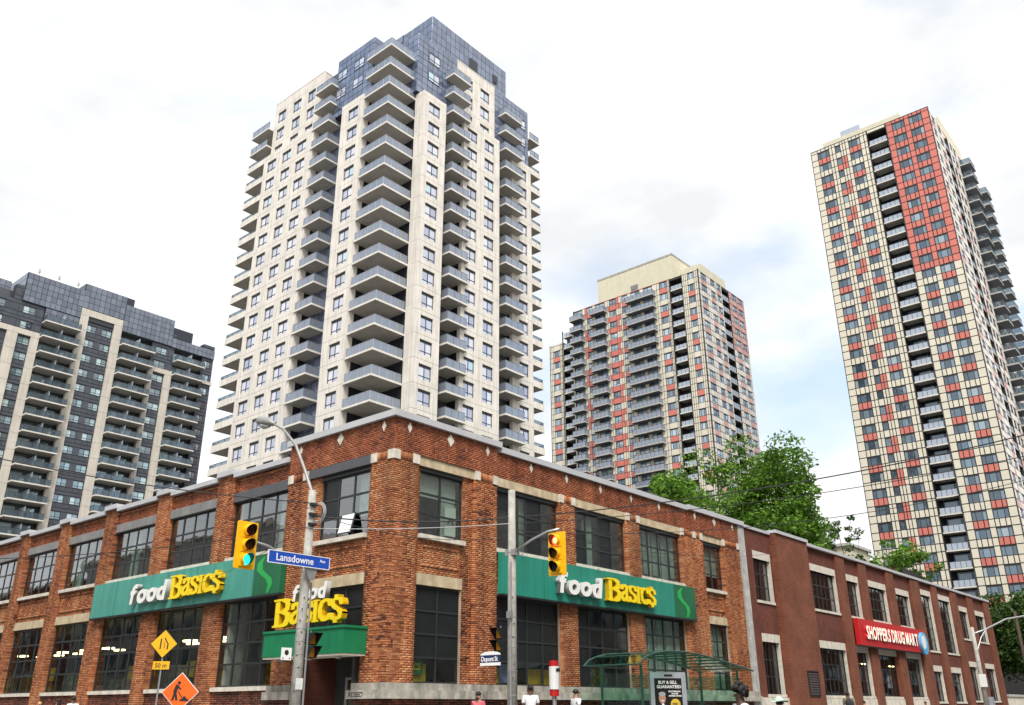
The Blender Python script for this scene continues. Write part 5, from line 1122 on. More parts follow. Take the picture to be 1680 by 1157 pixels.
pole_holes(PL, -3.2, 0.03, [(1.7+0.32*k, R(215+(k % 3)*12)) for k in range(9)]); MB().box(-3.36, -3.12, -0.152, -0.142, 1.75, 2.05).build('notice', 'curtain_white', PL)
PR = thing('signal_pole', 'grey concrete pole carrying the red traffic light', 'pole', (2.42, -3.2, 0.13))
ring_pole(PR, 2.42, -3.2, 7.95, 0.165, 0.115, (1.6, 2.3, 2.6, 3.0, 3.3, 3.9, 5.9))
MB().tube([(2.25, -3.3, 0.15), (2.26, -3.28, 3.2), (2.28, -3.27, 5.6)], 0.03, 6).build('conduit', 'galv', PR)
MB().box(2.12, 2.26, -3.36, -3.22, 3.85, 4.05).build('junction_box', 'galv', PR)
pole_holes(PR, 2.42, -3.2, [(1.7+0.4*k, R(215+(k % 3)*14)) for k in range(8)])
def signal_head(name, label, cx, cy, cz, fc_dir, lit):
    """three lamps on a yellow backboard; fc_dir 'R' faces -y, 'L' faces -x"""
    t = thing(name, label, 'traffic light', (cx, cy, cz))
    fc = Fc(fc_dir, cy if fc_dir == 'R' else cx); u = cx if fc_dir == 'R' else cy
    bb = MB(); w, h = 0.335, 0.66; pts = []
    for sx, sz in ((-1, -1), (1, -1), (1, 1), (-1, 1)):
        for k in range(3):
            a = {(-1, -1): 180, (1, -1): 270, (1, 1): 0, (-1, 1): 90}[(sx, sz)]+45*k
            pts.append(fc.pt(u+sx*(w-0.05)+0.05*math.cos(R(a)), 0, cz+sz*(h-0.05)+0.05*math.sin(R(a))))
    v = Vector(fc.pt(0, 1, 0))-Vector(fc.pt(0, 0, 0))
    bb.prism(pts, v*0.03); bb.build('backboard', 'signal_yellow', t)
    MB().fb(fc, u-0.20, u+0.20, -0.16, -0.002, cz-0.55, cz+0.55).build('housing', 'signal_yellow', t)
    for k, col in ((1, 'red'), (0, 'amber'), (-1, 'green')):
        z = cz+k*0.40
        MB().fb(fc, u-0.185, u+0.185, 0.031, 0.07, z-0.19, z+0.19).build('lens_door', 'signal_yellow', t)
        m = {'red': 'lens_red', 'amber': 'lens_amber', 'green': 'black'}[col]
        if lit == col: m = col+'_lit'
        p0 = Vector(fc.pt(u, 0.07, z)); ln = MB(); ln.tube([p0, p0+v*0.02, p0+v*0.035], [0.152, 0.14, 0.05], 20); lo = ln.build('lens', m, t, smooth=True)
        if lit == 'red' and col == 'red':
            ln = MB(); ln.tube([p0+v*0.035, p0+v*0.042], [0.09, 0.05], 16); sub('lens_core', ln.mesh('lens_core', 'red_core'), lo)
        vz = MB(); n = 18; L0 = 0.27           # tunnel visor, cut away underneath
        for i in range(n):
            a0, a1 = R(-60+300*i/n), R(-60+300*(i+1)/n)
            def q(a, rr, d): return Vector(fc.pt(u+rr*math.cos(a), 0.07+d, z+rr*math.sin(a)))
            l0 = L0*(0.55+0.45*max(0, math.sin(a0))); l1 = L0*(0.55+0.45*max(0, math.sin(a1)))
            vz.hexa([q(a0, 0.162, 0), q(a1, 0.162, 0), q(a1, 0.172, 0), q(a0, 0.172, 0), q(a0, 0.162, l0), q(a1, 0.162, l1), q(a1, 0.172, l1), q(a0, 0.172, l0)])
        vz.m = [1 if i % 6 == 5 or i % 6 == 4 else 0 for i in range(len(vz.f))]
        vz.build('visor', ['signal_yellow', 'signal_yellow'], t)
        inn = MB()
        for i in range(n):
            a0, a1 = R(-60+300*i/n), R(-60+300*(i+1)/n); l0 = L0*(0.55+0.45*max(0, math.sin(a0)))-0.01; l1 = L0*(0.55+0.45*max(0, math.sin(a1)))-0.01
            inn.poly([Vector(fc.pt(u+0.1605*math.cos(a), 0.072+d, z+0.1605*math.sin(a))) for a, d in ((a0, 0), (a1, 0), (a1, l1), (a0, l0))])
        inn.build('visor_lining', 'black', t)
    return t
signal_head('traffic_light', 'yellow traffic light showing green beside the blue street name sign', -5.33, 0.03, 5.52, 'R', 'green')
signal_head('traffic_light', 'yellow traffic light showing red on the pale steel arm', 2.40, -5.08, 5.66, 'L', 'red')
MB().tube([(-3.2, 0.03, 5.05), (-3.8, 0.13, 5.35), (-4.5, 0.17, 5.62), (-5.2, 0.17, 5.72)], 0.035, 8).build('signal_arm', 'galv', PL, smooth=True)
MB().tube([(2.42, -3.3, 5.9), (2.45, -4.0, 6.22), (2.52, -4.6, 6.42), (2.55, -5.05, 6.45)], 0.04, 8).build('signal_arm', 'galv', PR, smooth=True); MB().box(2.3, 2.54, -3.42, -3.0, 5.8, 6.0).build('arm_clamp', 'galv', PR)
# street name signs
t = thing('street_name_sign', 'long blue street name sign with white border on the lamp pole', 'street sign', (-3.7, -0.27, 5.1))
MB().box(-4.76, -2.62, -0.30, -0.27, 5.10, 5.43).build('plate', 'blue_sign', t)
bd = MB()
for q in ((-4.77, -2.61, 5.425, 5.445), (-4.77, -2.61, 5.085, 5.105), (-4.775, -4.755, 5.1055, 5.4245), (-2.625, -2.605, 5.1055, 5.4245)): bd.box(q[0], q[1], -0.305, -0.265, q[2], q[3])
bd.build('border', 'white', t)
put(text_mesh('Lansdowne', 0.285, 0.003, ['white'], 0.004, 0, 1.02), 'lettering', t, face_matrix(Fc('R', -0.30), -4.52, 5.175, 0.003)); put(text_mesh('Ave', 0.13, 0.003, ['white'], 0.001), 'lettering', t, face_matrix(Fc('R', -0.30), -2.98, 5.27, 0.003))
bk = MB(); bk.prism([(-3.45, -0.26, 5.09), (-3.0, -0.26, 5.09), (-3.1, -0.26, 4.75), (-3.28, -0.26, 4.75)], (0, 0.06, 0)); bk.build('bracket', 'galv', t)
t = thing('street_name_sign', 'small navy street name plate with white arched top on the signal pole', 'street sign', (2.2, -2.9, 2.5))
fcp = Fc('L', 2.12)
MB().fb(fcp, -2.98, -2.16, 0, 0.02, 2.56, 2.78).build('plate', 'navy_sign', t); MB().fb(fcp, -2.99, -2.15, 0, 0.022, 2.47, 2.558).build('lower_band', 'white', t)
ar = MB(); ar.prism([fcp.pt(-2.57+0.42*math.cos(R(a)), 0, 2.782+0.11*math.sin(R(a))) for a in range(0, 181, 15)], (-0.02, 0, 0)); ar.build('arched_top', 'white', t)
put(text_mesh('Dupont St', 0.20, 0.003, ['white'], 0.003, 0, 0.92, 0.9), 'lettering', t, face_matrix(fcp, -2.19, 2.60, 0.023))
t = thing('push_button_sign', 'small white square plate with black mark on the lamp pole', 'sign', (-3.6, -0.05, 2.5))
MB().box(-3.86, -3.52, -0.06, -0.04, 2.52, 2.85).build('plate', 'white', t); mk = MB(); mk.tube([(-3.69, -0.06, 2.72), (-3.69, -0.066, 2.72)], 0.07, 16); mk.tube([(-3.80, -0.06, 2.57), (-3.80, -0.066, 2.57)], 0.02, 8); mk.tube([(-3.58, -0.06, 2.57), (-3.58, -0.066, 2.57)], 0.02, 8); mk.build('mark', 'black', t)
def ped_signal(label, x, y, z, sx):
    """two stacked boxes with deep slanting visors that point along x (sx = +-1) or y"""
    t = thing('pedestrian_signal', label, 'pedestrian signal', (x, y, z)); 
    for k, zz in ((0, z), (1, z-0.36)):
        dx, dy = sx
        px, py = -dy, dx        # sideways
        def P(a, b, c): return (x+dx*a+px*b, y+dy*a+py*b, zz+c)
        bx_ = MB(); bx_.hexa([P(-0.12, -0.16, -0.16), P(0.0, -0.16, -0.16), P(0.0, 0.16, -0.16), P(-0.12, 0.16, -0.16), P(-0.12, -0.16, 0.16), P(0, -0.16, 0.16), P(0, 0.16, 0.16), P(-0.12, 0.16, 0.16)]); bx_.build('housing', 'black', t)
        ln = MB(); ln.hexa([P(0.001, -0.13, -0.13), P(0.012, -0.13, -0.13), P(0.012, 0.13, -0.13), P(0.001, 0.13, -0.13), P(0.001, -0.13, 0.13), P(0.012, -0.13, 0.13), P(0.012, 0.13, 0.13), P(0.001, 0.13, 0.13)]); ln.build('lens', 'orange_lens', t)
        vs = MB(); e = 0.008
        vs.prism([P(0, -0.16, 0.16), P(0.30, -0.16, 0.16), P(0.30, 0.16, 0.16), P(0, 0.16, 0.16)], (0, 0, e))
        for b in (-0.16, 0.152): vs.prism([P(0, b, 0.159), P(0.30, b, 0.159), P(0.05, b, -0.16), P(0, b, -0.16)], (px*e, py*e, 0))
        vs.build('visor', 'black', t)
    br = MB(); br.tube([(x-dx*0.06, y-dy*0.06, z+0.16), (x-dx*0.06, y-dy*0.06, z+0.24), (x-dx*0.06+0.0, y-dy*0.06, z+0.24)], 0.02, 6); br.build('bracket', 'galv', t)
ped_signal('black pedestrian signal on the lamp pole, over the green canopy', -2.86, -0.06, 3.12, (0.06, -0.998)); ped_signal('black pedestrian signal on the pole with the red light', 2.36, -2.72, 3.42, (-0.998, 0.06))
# construction signs on the far pavement
def sign_frame(fc_u, z, s, fc): return [fc.pt(fc_u-s, 0, z), fc.pt(fc_u, 0, z-s), fc.pt(fc_u+s, 0, z), fc.pt(fc_u, 0, z+s)]
dirn = Vector((0.66, -0.75, 0))        # sideways direction of boards turned towards the junction
nrm_ = Vector((-0.75, -0.66, 0))
def dpt(c, a, b, d=0): return Vector(c)+dirn*a+Vector((0, 0, b))+nrm_*d
def rdiamond(c, s, d0, d1, name, m, par):
    mb = MB(); mb.prism([dpt(c, a, b, d0) for a, b in ((-s, 0), (0, -s), (s, 0), (0, s))], nrm_*(d1-d0)); return mb.build(name, m, par)
t = thing('road_sign', 'yellow diamond lane ends sign with distance plate', 'road sign', (-3.3, 7.5, 0.13)); c0 = (-3.3, 7.5, 3.31)
rdiamond(c0, 0.47, 0, 0.012, 'board', 'black', t); rdiamond(c0, 0.445, 0.013, 0.018, 'face', 'warn_yellow', t)
sy = MB()
for a, b, c_, d_ in ((-0.11, -0.17, -0.10, 0.17), (0.02, 0.20, 0.06, 0.11), (0.06, 0.11, 0.14, -0.0), (0.14, 0.0, 0.13, -0.18)):
    sy.prism([dpt(c0, a-0.022, b, 0.019), dpt(c0, a+0.022, b, 0.019), dpt(c0, c_+0.022, d_, 0.019), dpt(c0, c_-0.022, d_, 0.019)], nrm_*0.003)
for k in range(4): sy.prism([dpt(c0, 0.02+q, 0.02-0.055*k+w_, 0.019) for q, w_ in ((-0.014, 0), (0.014, 0), (0.014, 0.035), (-0.014, 0.035))], nrm_*0.003)
sy.build('symbol', 'black', t)
pl = MB(); pl.prism([dpt((-3.3, 7.5, 2.62), a, b, 0) for a, b in ((-0.28, -0.13), (0.28, -0.13), (0.28, 0.13), (-0.28, 0.13))], nrm_*0.015); pl.build('distance_plate', 'warn_yellow', t)
tm = text_mesh('50 m', 0.20, 0.002, ['black'], 0.002); mt = Matrix((dirn, Vector((0, 0, 1)), nrm_)).transposed().to_4x4(); mt.translation = dpt((-3.3, 7.5, 2.62), -0.21, -0.07, 0.018); put(tm, 'lettering', t, mt)
MB().tube([dpt((-3.3, 7.5, 0.13), 0, 0, -0.03), dpt((-3.3, 7.5, 3.75), 0, 0, -0.03)], 0.03, 8).build('post', 'galv', t)
t = thing('road_sign', 'orange diamond roadworks sign with digging worker', 'road sign', (-3.3, 6.05, 0.13)); c0 = (-3.3, 6.05, 1.76)
rdiamond(c0, 0.60, 0, 0.012, 'board', 'white', t); rdiamond(c0, 0.575, 0.013, 0.018, 'face', 'warn_orange', t); rdiamond(c0, 0.0, 0, 0, 'face_edge', 'black', t) if False else None
sy = MB()
def stroke(a, b, c_, d_, w): 
    v = Vector((c_-a, d_-b)); n_ = Vector((-v.y, v.x)).normalized()*w
    sy.prism([dpt(c0, a-n_.x, b-n_.y, 0.019), dpt(c0, c_-n_.x, d_-n_.y, 0.019), dpt(c0, c_+n_.x, d_+n_.y, 0.019), dpt(c0, a+n_.x, b+n_.y, 0.019)], nrm_*(0.003+0.0005*len(sy.f)/6))
sy.prism([dpt(c0, -0.06+0.055*math.cos(R(a)), 0.28+0.055*math.sin(R(a)), 0.019) for a in range(0, 360, 30)], nrm_*0.003)
for s_ in ((-0.10, 0.22, -0.17, -0.02, 0.06), (-0.10, 0.18, 0.02, 0.08, 0.025), (-0.16, 0.0, -0.22, -0.25, 0.035), (-0.15, 0.0, -0.08, -0.25, 0.035), (-0.06, 0.02, 0.10, -0.18, 0.014), (0.02, -0.24, 0.30, -0.24, 0.03), (0.08, -0.2, 0.24, -0.2, 0.03), (0.12, -0.15, 0.2, -0.15, 0.025)): stroke(*s_)
sy.build('symbol', 'black', t)
MB().tube([dpt((-3.3, 6.05, 0.13), 0, 0, -0.03), dpt((-3.3, 6.05, 2.2), 0, 0, -0.03)], 0.03, 8).build('post', 'galv', t)
# bus stop marker
t = thing('bus_stop_post', 'red and white banded bus stop post on the pavement', 'bus stop', (4.5, -3.2, 0.13))
MB().tube([(4.5, -3.2, 0.13), (4.5, -3.2, 1.6)], 0.07, 12).build('post', 'galv', t)
for a, b, r_, m in ((1.6, 1.80, 0.15, 'red_sign'), (1.801, 2.50, 0.165, 'white'), (2.501, 2.68, 0.15, 'red_sign')): MB().tube([(4.5, -3.2, a), (4.5, -3.2, b)], r_, 16).build('marker', m, t)
MB().box(4.40, 4.6, -3.37, -3.366, 2.34, 2.44).build('label_plate', 'black', t)
# bus shelter
BS = thing('bus_shelter', 'green glass bus shelter with curved roof in front of the orange brick store', 'bus shelter', (13.5, -2.2, 0.13))
for x, y in ((10.0, -1.2), (10.0, -3.0), (17.6, -1.2), (17.6, -3.0), (13.8, -1.2)): MB().box(x-0.04, x+0.04, y-0.04, y+0.04, 0.13, 2.75).build('post', 'shelter_frame', BS)
nseg = 12
for k in range(nseg):
    x0 = 9.3+9.1*k/nseg; x1 = 9.3+9.1*(k+1)/nseg; zc_ = lambda x: 2.72+0.55*math.sin(math.pi*min(1, max(0, (x-9.3)/9.1))**0.62)
    MB().hexa([(x0+0.02, -3.35, zc_(x0)), (x1-0.02, -3.35, zc_(x1)), (x1-0.02, -0.9, zc_(x1)), (x0+0.02, -0.9, zc_(x0)), (x0+0.02, -3.35, zc_(x0)+0.012), (x1-0.02, -3.35, zc_(x1)+0.012), (x1-0.02, -0.9, zc_(x1)+0.012), (x0+0.02, -0.9, zc_(x0)+0.012)]).build('roof_pane', 'shelter_green', BS)
    MB().tube([(x0, -3.38, zc_(x0)), (x0, -0.87, zc_(x0))], 0.03, 6).build('roof_rib', 'shelter_frame', BS)
for y in (-3.37, -0.88): MB().tube([(9.3+9.1*k/24, y, 2.72+0.55*math.sin(math.pi*(k/24)**0.62)) for k in range(25)], 0.035, 6).build('roof_edge', 'shelter_frame', BS)
for x0, x1 in ((10.1, 13.7), (13.9, 17.5)): MB().box(x0, x1, -1.21, -1.20, 0.4, 2.5).build('back_pane', 'shelter_green', BS)
MB().box(17.59, 17.6, -2.95, -1.25, 0.4, 2.5).build('end_pane', 'shelter_green', BS)
cad = Vector((11.2, -3.0, 0)); dv = Vector((0.66, -0.75, 0))
PP = thing('poster_panel', 'silver framed black poster of a smiling man beside the bus shelter', 'poster', (11.2, -3.0, 0.13))
def ap(a, z, d=0): return Vector((12.0, -2.9, 0))+Vector((0.80, -0.6, 0))*a+Vector((-0.6, -0.80, 0))*d+Vector((0, 0, z))
def abox(name, a0, a1, z0, z1, d0, d1, m): mb = MB(); mb.hexa([ap(a0, z0, d1), ap(a1, z0, d1), ap(a1, z0, d0), ap(a0, z0, d0), ap(a0, z1, d1), ap(a1, z1, d1), ap(a1, z1, d0), ap(a0, z1, d0)]); return mb.build(name, m, PP)
abox('cabinet', -0.72, 0.72, 0.2, 2.52, -0.18, 0, 'silver'); abox('poster_face', -0.56, 0.56, 0.45, 2.30, 0.001, 0.006, 'poster'); abox('side_rib', -0.73, -0.66, 0.2, 2.5, 0.001, 0.03, 'silver'); abox('side_rib', 0.66, 0.73, 0.2, 2.5, 0.001, 0.03, 'silver'); abox('maker_plate', -0.14, 0.2, 2.36, 2.44, 0.001, 0.006, 'black')
mt = Matrix((Vector((0.80, -0.6, 0)), Vector((0, 0, 1)), Vector((-0.6, -0.80, 0)))).transposed().to_4x4()
for txt, s, a, z in (('BUY & SELL', 0.155, -0.40, 2.10), ('GUARANTEED', 0.155, -0.47, 1.94), ('MULTI-MILLION', 0.07, 0.0, 1.80), ('DOLLAR', 0.07, 0.12, 1.72), ('AWARD STATUS', 0.07, 0.0, 1.64)):
    m2_ = mt.copy(); m2_.translation = ap(a, z, 0.008); put(text_mesh(txt, s, 0.002, ['white'], 0.003), 'lettering', PP, m2_)
def adisc(name, a, z, ra, rz, m, d): mb = MB(); mb.prism([ap(a+ra*math.cos(R(k*15)), z+rz*math.sin(R(k*15)), d) for k in range(24)], Vector((-0.6, -0.80, 0))*0.003); return mb.build(name, m, PP)
adisc('printed_head', -0.27, 1.58, 0.14, 0.20, 'skin', 0.008); adisc('printed_hair', -0.27, 1.73, 0.14, 0.08, 'silver', 0.012); adisc('printed_smile', -0.26, 1.49, 0.06, 0.018, 'white', 0.012); adisc('printed_jacket', -0.25, 1.12, 0.27, 0.27, 'cloth_dark', 0.007); adisc('printed_shirt', -0.25, 1.22, 0.07, 0.18, 'white', 0.0105); adisc('printed_medal', 0.26, 1.36, 0.2, 0.2, 'gold', 0.008)
put(text_mesh('FREE', 0.10, 0.002, ['black'], 0.003), 'lettering', PP, (lambda m_: (setattr(m_, 'translation', ap(0.13, 1.34, 0.013)), m_)[1])(mt.copy()))
# small street lamp beyond the red sign
t = thing('street_lamp', 'thin pale street lamp with arching arm beside the dark red store', 'street lamp', (57.0, -3.0, 0.13))
MB().tube([(57.0, -3.0, 0.13), (57.0, -3.0, 6.9)], [0.2, 0.13], 10).build('shaft', 'pole', t, smooth=True); MB().tube([(57.0, -3.0, 6.4), (58.2, -3.6, 6.75), (60.2, -4.8, 7.6), (61.8, -6.0, 7.9), (63.0, -6.9, 7.7)], 0.07, 8).build('lamp_arm', 'galv', t, smooth=True); MB().tube([(57.0, -3.0, 5.0), (57.6, -3.4, 6.2), (58.3, -3.7, 6.8)], 0.04, 6).build('stay', 'galv', t)
hd = MB(); hd.tube([(62.8, -6.75, 7.75), (63.2, -7.05, 7.66), (63.9, -7.5, 7.6), (64.2, -7.7, 7.62)], [0.08, 0.22, 0.2, 0.05], 10); hd.build('lamp_head', 'white', t, smooth=True)
MB().box(56.7, 56.72, -3.4, -2.9, 2.6, 3.5).build('notice_plate', 'white', t); MB().box(57.2, 57.8, -3.4, -3.0, 0.3, 1.9).build('service_cabinet', 'silver', t)
t = thing('utility_pole', 'dark plain pole at the far corner of the dark red store', 'pole', (72.5, -3.0, 0.13)); MB().tube([(72.5, -3.0, 0.13), (72.5, -3.0, 5.0), (72.5, -3.0, 9.2)], [0.19, 0.16, 0.12], 10).build('shaft', 'bark', t, smooth=True); MB().box(72.0, 73.0, -3.06, -2.94, 8.6, 8.72).build('crossarm', 'bark', t)
# ------------------------------------------------------------------ overhead wires
def wire(label, a, b, sag, r=0.013, m='wire', mids=None, group='overhead wires'):
    a, b = Vector(a), Vector(b); n = 26
    pts = [a.lerp(b, i/n)+Vector((0, 0, -4*sag*(i/n)*(1-i/n))) for i in range(n+1)]
    o = MB().tube(pts, r, 5).build('overhead_wire', m); tag(o, label, 'wire', group)
Lp = lambda z: (-3.2, -0.1, z); Rp = lambda z: (2.42, -3.2, z)
wire('thick black cable slung between the two concrete poles', Lp(6.65), Rp(7.05), 0.16, 0.022)
wire('pale grey wire stretched level between the two concrete poles', Lp(6.28), Rp(6.85), 0.08, 0.012, 'wire_grey')
wire('thin black wire drooping lowest between the two concrete poles', Lp(6.72), Rp(6.4), 0.35, 0.010)
wire('thick black cable climbing from the signal pole across the street', Rp(7.05), (12.0, -18.0, 9.45), 0.42, 0.020)
wire('pale wire below the thick cable crossing the street from the signal pole', Rp(6.85), (12.0, -18.0, 8.75), 0.40, 0.013, 'wire')
wire('lowest sagging wire crossing the street from the signal pole', Rp(6.60), (12.0, -18.0, 8.1), 0.75, 0.011)
wire('black cable running from the lamp pole top along the avenue', Lp(7.05), (-12.5, 10.2, 9.4), 0.35, 0.017)
wire('thin cable sagging from the lamp pole past the green traffic light', Lp(6.35), (-14.0, 12.0, 5.6), 0.55, 0.012)
wire('thin wire dropping from the lamp pole to the brick wall windows', Lp(6.5), (-0.02, 12.5, 5.9), 0.25, 0.009)
wire('thin wire from the signal pole to the brick wall over the bus shelter', Rp(6.7), (30.0, 0.02, 9.6), 0.5, 0.010)
t = thing('utility_pole', 'grey concrete pole across the street holding the crossing cables', 'pole', (12.0, -18.0, 0.13)); MB().tube([(12.0, -18.0, 0.13), (12.0, -18.0, 9.9)], [0.19, 0.12], 12).build('shaft', 'pole', t, smooth=True)
coil = MB(); 
for k in range(3): coil.tube([(-3.12+0.02*k, -0.22+(0.26+0.03*k)*math.cos(R(a)), 6.75+(0.26+0.03*k)*math.sin(R(a))) for a in range(0, 361, 15)], 0.010, 5, cap=False)
tag(coil.build('cable_coil', 'wire_grey'), 'loop of spare grey cable hung at the lamp pole top', 'cable')

# ------------------------------------------------------------------ people on the pavement (mostly below the picture edge)
def skin_mesh(name, verts, edges, radii, m, root=0, lev=2):
    me = bpy.data.meshes.new(name); me.from_pydata(verts, edges, []); o = bpy.data.objects.new(name, me); COL.objects.link(o)
    md = o.modifiers.new('s', 'SKIN'); sv = me.skin_vertices[0].data
    for i, r_ in enumerate(radii): sv[i].radius = (r_, r_) if not isinstance(r_, tuple) else r_
    sv[root].use_root = True; md.use_smooth_shade = True
    o.modifiers.new('d', 'SUBSURF').levels = lev; o.modifiers['d'].render_levels = lev
    dg = bpy.context.evaluated_depsgraph_get(); r = bpy.data.meshes.new_from_object(o.evaluated_get(dg)); COL.objects.unlink(o); bpy.data.objects.remove(o)
    r.materials.clear(); r.materials.append(M[m]); r.polygons.foreach_set('use_smooth', [True]*len(r.polygons)); r.polygons.foreach_set('material_index', [0]*len(r.polygons)); r.name = name; return r
def ell(mb, c, r, seg=14, rings=9, z_min=-1.0, tilt=None):
    b = len(mb.v); ok = []
    for i in range(rings+1):
        ph = -math.pi/2+math.pi*i/rings; zz = max(math.sin(ph), z_min)
        for k in range(seg):
            a = 2*math.pi*k/seg; mb.v.append((c[0]+r[0]*math.cos(ph)*math.cos(a), c[1]+r[1]*math.cos(ph)*math.sin(a), c[2]+r[2]*zz))
    for i in range(rings):
        for k in range(seg): mb.f.append((b+i*seg+k, b+i*seg+(k+1) % seg, b+(i+1)*seg+(k+1) % seg, b+(i+1)*seg+k)); mb.m.append(0)
PB = {}
def person(label, x, y, h, heading, shirt, trousers, skin='skin', hair='hair', style='short', nod=0.0, beard=False, cap=False, pack=False, hat=None, z0=0.135):
    """figure facing +x in its own frame, then turned by heading"""
    k = h/1.75; t = thing('person', label, 'person', (x, y, z0)); t.rotation_euler = (0, 0, heading); t.scale = (k, k, k)
    if skin not in PB:
        V = [(0, 0, .96), (0.01, 0, 1.18), (0.0, 0, 1.38), (0.0, 0, 1.47), (0.025, 0, 1.56), (0.03, 0, 1.66)]; E_ = [(0, 1), (1, 2), (2, 3), (3, 4), (4, 5)]; Rr = [(.15, .115), (.14, .105), (.13, .10), .058, (.082, .10), (.075, .088)]
        for s in (-1, 1):
            b = len(V); V += [(0, s*.19, 1.40), (-0.02, s*.24, 1.14), (0.06, s*.25, .90), (0.09, s*.25, .82)]; Rr += [.062, .045, .034, .03]; E_ += [(2, b), (b, b+1), (b+1, b+2), (b+2, b+3)]
            for f_ in range(5):
                c_ = len(V); off = (f_-2)*0.018
                if f_ == 0: V += [(0.12, s*.235, .80), (0.135, s*.235, .765)]; E_ += [(b+2, c_), (c_, c_+1)]
                else: V += [(0.09+off, s*.255, .75), (0.095+off, s*.245, .71-0.006*f_)]; E_ += [(b+3, c_), (c_, c_+1)]
                Rr += [.010, .008]
            b = len(V); V += [(0, s*.10, .90), (0.03*s, s*.11, .50), (-0.01+0.05*s, s*.11, .09), (0.13+0.05*s, s*.12, .04)]; Rr += [.088, .058, .042, .036]; E_ += [(0, b), (b, b+1), (b+1, b+2), (b+2, b+3)]
        PB[skin] = skin_mesh('body', V, E_, Rr, skin)
    sub('body', PB[skin], t)
    if ('s', shirt) not in PB:
        V = [(0, 0, .92), (0.01, 0, 1.18), (0.0, 0, 1.40), (0, .20, 1.405), (-.015, .238, 1.2), (0, -.20, 1.405), (-.015, -.238, 1.2), (0.0, 0, 1.465)]; E_ = [(0, 1), (1, 2), (2, 3), (3, 4), (2, 5), (5, 6), (2, 7)]
        PB[('s', shirt)] = skin_mesh('shirt', V, E_, [(.175, .14), (.165, .13), (.15, .125), .075, .066, .075, .066, .075], shirt)
    sub('shirt', PB[('s', shirt)], t)
    if ('t', trousers) not in PB:
        V = [(0, 0, .97), (0, .10, .88), (.03, .11, .5), (.04, .11, .12), (0, -.10, .88), (-.03, -.11, .5), (-.06, -.11, .12)]; PB[('t', trousers)] = skin_mesh('trousers', V, [(0, 1), (1, 2), (2, 3), (0, 4), (4, 5), (5, 6)], [(.165, .13), .10, .075, .06, .10, .075, .06], trousers)
    sub('trousers', PB[('t', trousers)], t)
    mb = MB(); ell(mb, (0.122, 0, 1.60), (.024, .016, .026), 8, 6); ell(mb, (0.02, .098, 1.60), (.02, .014, .034), 8, 6); ell(mb, (0.02, -.098, 1.60), (.02, .014, .034), 8, 6); sub('face_features', mb.mesh('face_features', skin, True), t)
    mb = MB(); ell(mb, (0.108, .036, 1.625), (.012, .016, .008), 8, 5); ell(mb, (0.108, -.036, 1.625), (.012, .016, .008), 8, 5); ell(mb, (0.106, 0, 1.545), (.012, .028, .007), 8, 5); sub('eyes_and_mouth', mb.mesh('eyes_and_mouth', 'hair', True), t)
    hb = MB()
    if style == 'short': ell(hb, (0.008, 0, 1.655), (.112, .104, .112), 16, 10, -0.15)
    elif style == 'afro':
        rg = np.random.default_rng(5)
        for _ in range(46):
            v = rg.normal(0, 1, 3); v /= np.linalg.norm(v)
            if v[2] < -0.5 or (v[0] > 0.5 and v[2] < 0.3): continue
            ell(hb, (0.0+v[0]*.12, v[1]*.13, 1.68+v[2]*.13), (.06, .06, .06), 8, 6)
    elif style == 'long': ell(hb, (-0.005, 0, 1.65), (.12, .112, .118), 16, 10, -0.3); ell(hb, (-0.06, 0, 1.52), (.07, .10, .17), 12, 8)
    if hb.v: sub('hair', hb.mesh('hair', hair, True), t)
    if beard: mb = MB(); ell(mb, (0.075, 0, 1.525), (.06, .07, .05), 12, 8); sub('beard', mb.mesh('beard', hair, True), t)
    if cap:
        mb = MB(); ell(mb, (0.01, 0, 1.67), (.122, .114, .115), 16, 10, 0.0); mb.prism([(0.09+0.13*math.cos(R(a)), 0.085*math.sin(R(a)), 1.672-0.03*math.cos(R(a))) for a in range(-90, 91, 15)], (0, 0, 0.01)); sub('cap', mb.mesh('cap', 'black', True), t)
    if hat:
        mb = MB(); ell(mb, (0.01, 0, 1.70), (.13, .125, .13), 18, 10, 0.0); mb.prism([(0.01+0.235*math.cos(R(a)), 0.235*math.sin(R(a)), 1.70+0.02*math.cos(R(2*a))) for a in range(0, 360, 12)], (0, 0, 0.012)); sub('sun_hat', mb.mesh('sun_hat', hat, True), t)
    if pack: mb = MB(); ell(mb, (-0.2, 0, 1.22), (.12, .17, .24), 14, 10); sub('backpack', mb.mesh('backpack', 'cloth_dark', True), t)
    return t
person('man in white t-shirt seen from behind near the signal pole', 3.77, -2.8, 1.79, R(50), 'tee_white', 'denim', 'skin_dark')
person('bearded man in a pink shirt walking along the orange brick wall', 2.85, -1.4, 1.60, R(190), 'tee_pink', 'cloth_dark', beard=True)
person('person in black cap and white shirt looking down', 8.17, -1.3, 1.72, R(-20), 'tee_white', 'denim', 'skin', cap=True)
person('person with big dark curly hair crossing the street', -4.7, -14.4, 1.57, R(140), 'tee_white', 'denim', 'skin_dark', style='afro', z0=0.0)
person('person in a wide pale mint sun hat crossing the street', -0.6, -13.2, 1.40, R(60), 'tee_white', 'denim', hat='hat_mint', z0=0.0)
person('person with a dark backpack on the pavement under the red sign', 30.4, -2.8, 1.86, R(30), 'cloth_olive', 'denim', 'skin_dark', pack=True)
person('person in pink walking behind the backpacker under the red sign', 33.5, -2.5, 1.42, R(10), 'tee_pink', 'denim', 'skin')
person('person on the pavement by the thin street lamp', 44.3, -2.5, 1.42, R(200), 'tee_pink', 'cloth_dark', 'skin')
person('man in white shirt walking by the low windows of the avenue', -1.8, 16.9, 1.61, R(90), 'tee_white', 'denim', 'skin_dark')
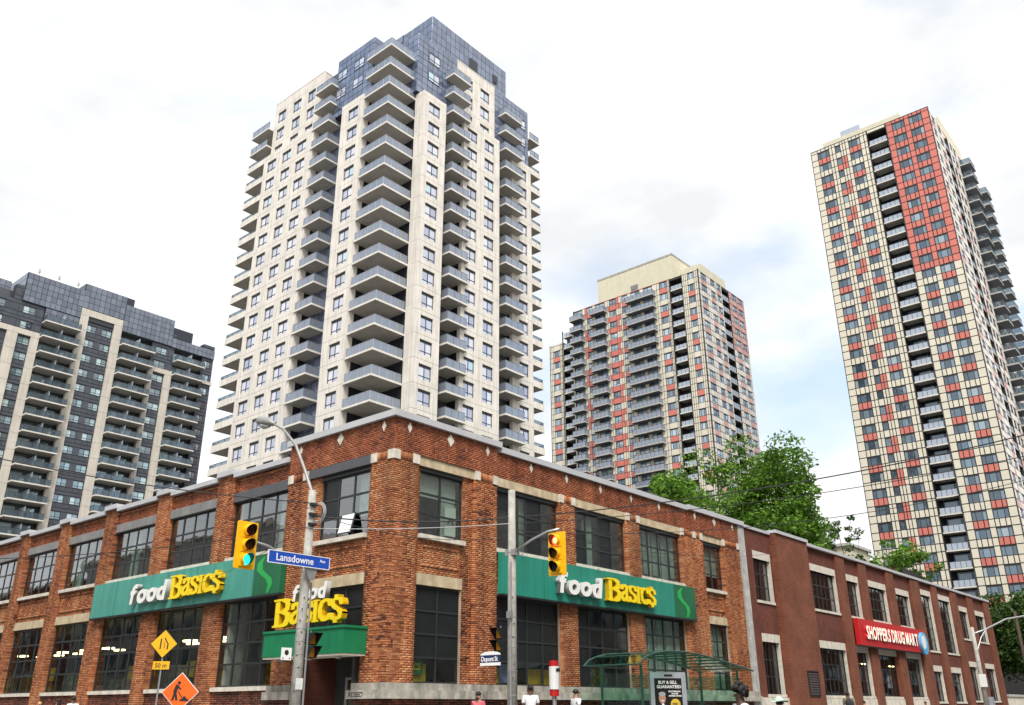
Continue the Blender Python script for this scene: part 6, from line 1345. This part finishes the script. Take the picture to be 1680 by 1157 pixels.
person('long haired person beside the man in white on the avenue', -2.0, 17.8, 1.53, R(90), 'cloth_dark', 'denim', style='long')
person('blond person on the avenue pavement', -2.0, 19.6, 1.42, R(270), 'cloth_olive', 'denim', hair='hair_blond')

# ------------------------------------------------------------------ low street fronts across both roads: what the store windows mirror
def street_front(label, fc_k, P, u0, u1, h, m, depth=12):
    """plain brick shop row, its windows towards the junction"""
    s = 1 if fc_k == 'x' else -1
    if fc_k == 'x': t = thing('shop_row', label, 'building', (P-depth/2, (u0+u1)/2, 0)); box = lambda a, b, d0, d1, z0, z1: MB().box(P+d0, P+d1, a, b, z0, z1)
    else: t = thing('shop_row', label, 'building', ((u0+u1)/2, P-depth/2, 0)); box = lambda a, b, d0, d1, z0, z1: MB().box(a, b, P+d0, P+d1, z0, z1)
    box(u0, u1, -depth, 0, 0.1, h).build('wall', m, t); box(u0-0.1, u1+0.1, -0.4, 0.25, h, h+0.35).build('cornice', 'stone', t)
    n = int((u1-u0)/3.2)
    for i in range(n):
        a = u0+0.8+i*(u1-u0-0.8)/n
        for z0, z1 in ((4.4, 6.2), (7.6, 9.4)):
            if z1 < h-0.6: box(a, a+1.3, 0.002, 0.05, z0, z1).build('window', 'win_right', t)
        box(a-0.3, a+1.9, 0.002, 0.06, 0.7, 3.0).build('shop_window', 'win_right', t)
street_front('dark brick shop row across the avenue', 'x', -22.5, 0, 40, 12.5, 'brick_new', 12)
street_front('taller grey shop row across the avenue', 'x', -22.5, 40.3, 75, 15.5, 'concrete', 12)
street_front('long brick factory further along the avenue', 'x', -22.5, 75.3, 140, 14.0, 'brick_new_bay', 12)
street_front('tall brick shop row across the wide street', 'y', -24.0, -12, 18, 16.0, 'brick_new', 12)
street_front('tall grey rendered block across the wide street', 'y', -24.0, 18.3, 62, 21.0, 'concrete', 12)
street_front('tall brick block down the wide street', 'y', -24.0, 62.3, 110, 19.0, 'brick_new_bay', 12)
street_front('long brick block at the far end of the wide street', 'y', -24.0, 110.3, 190, 17.0, 'brick_new', 12)
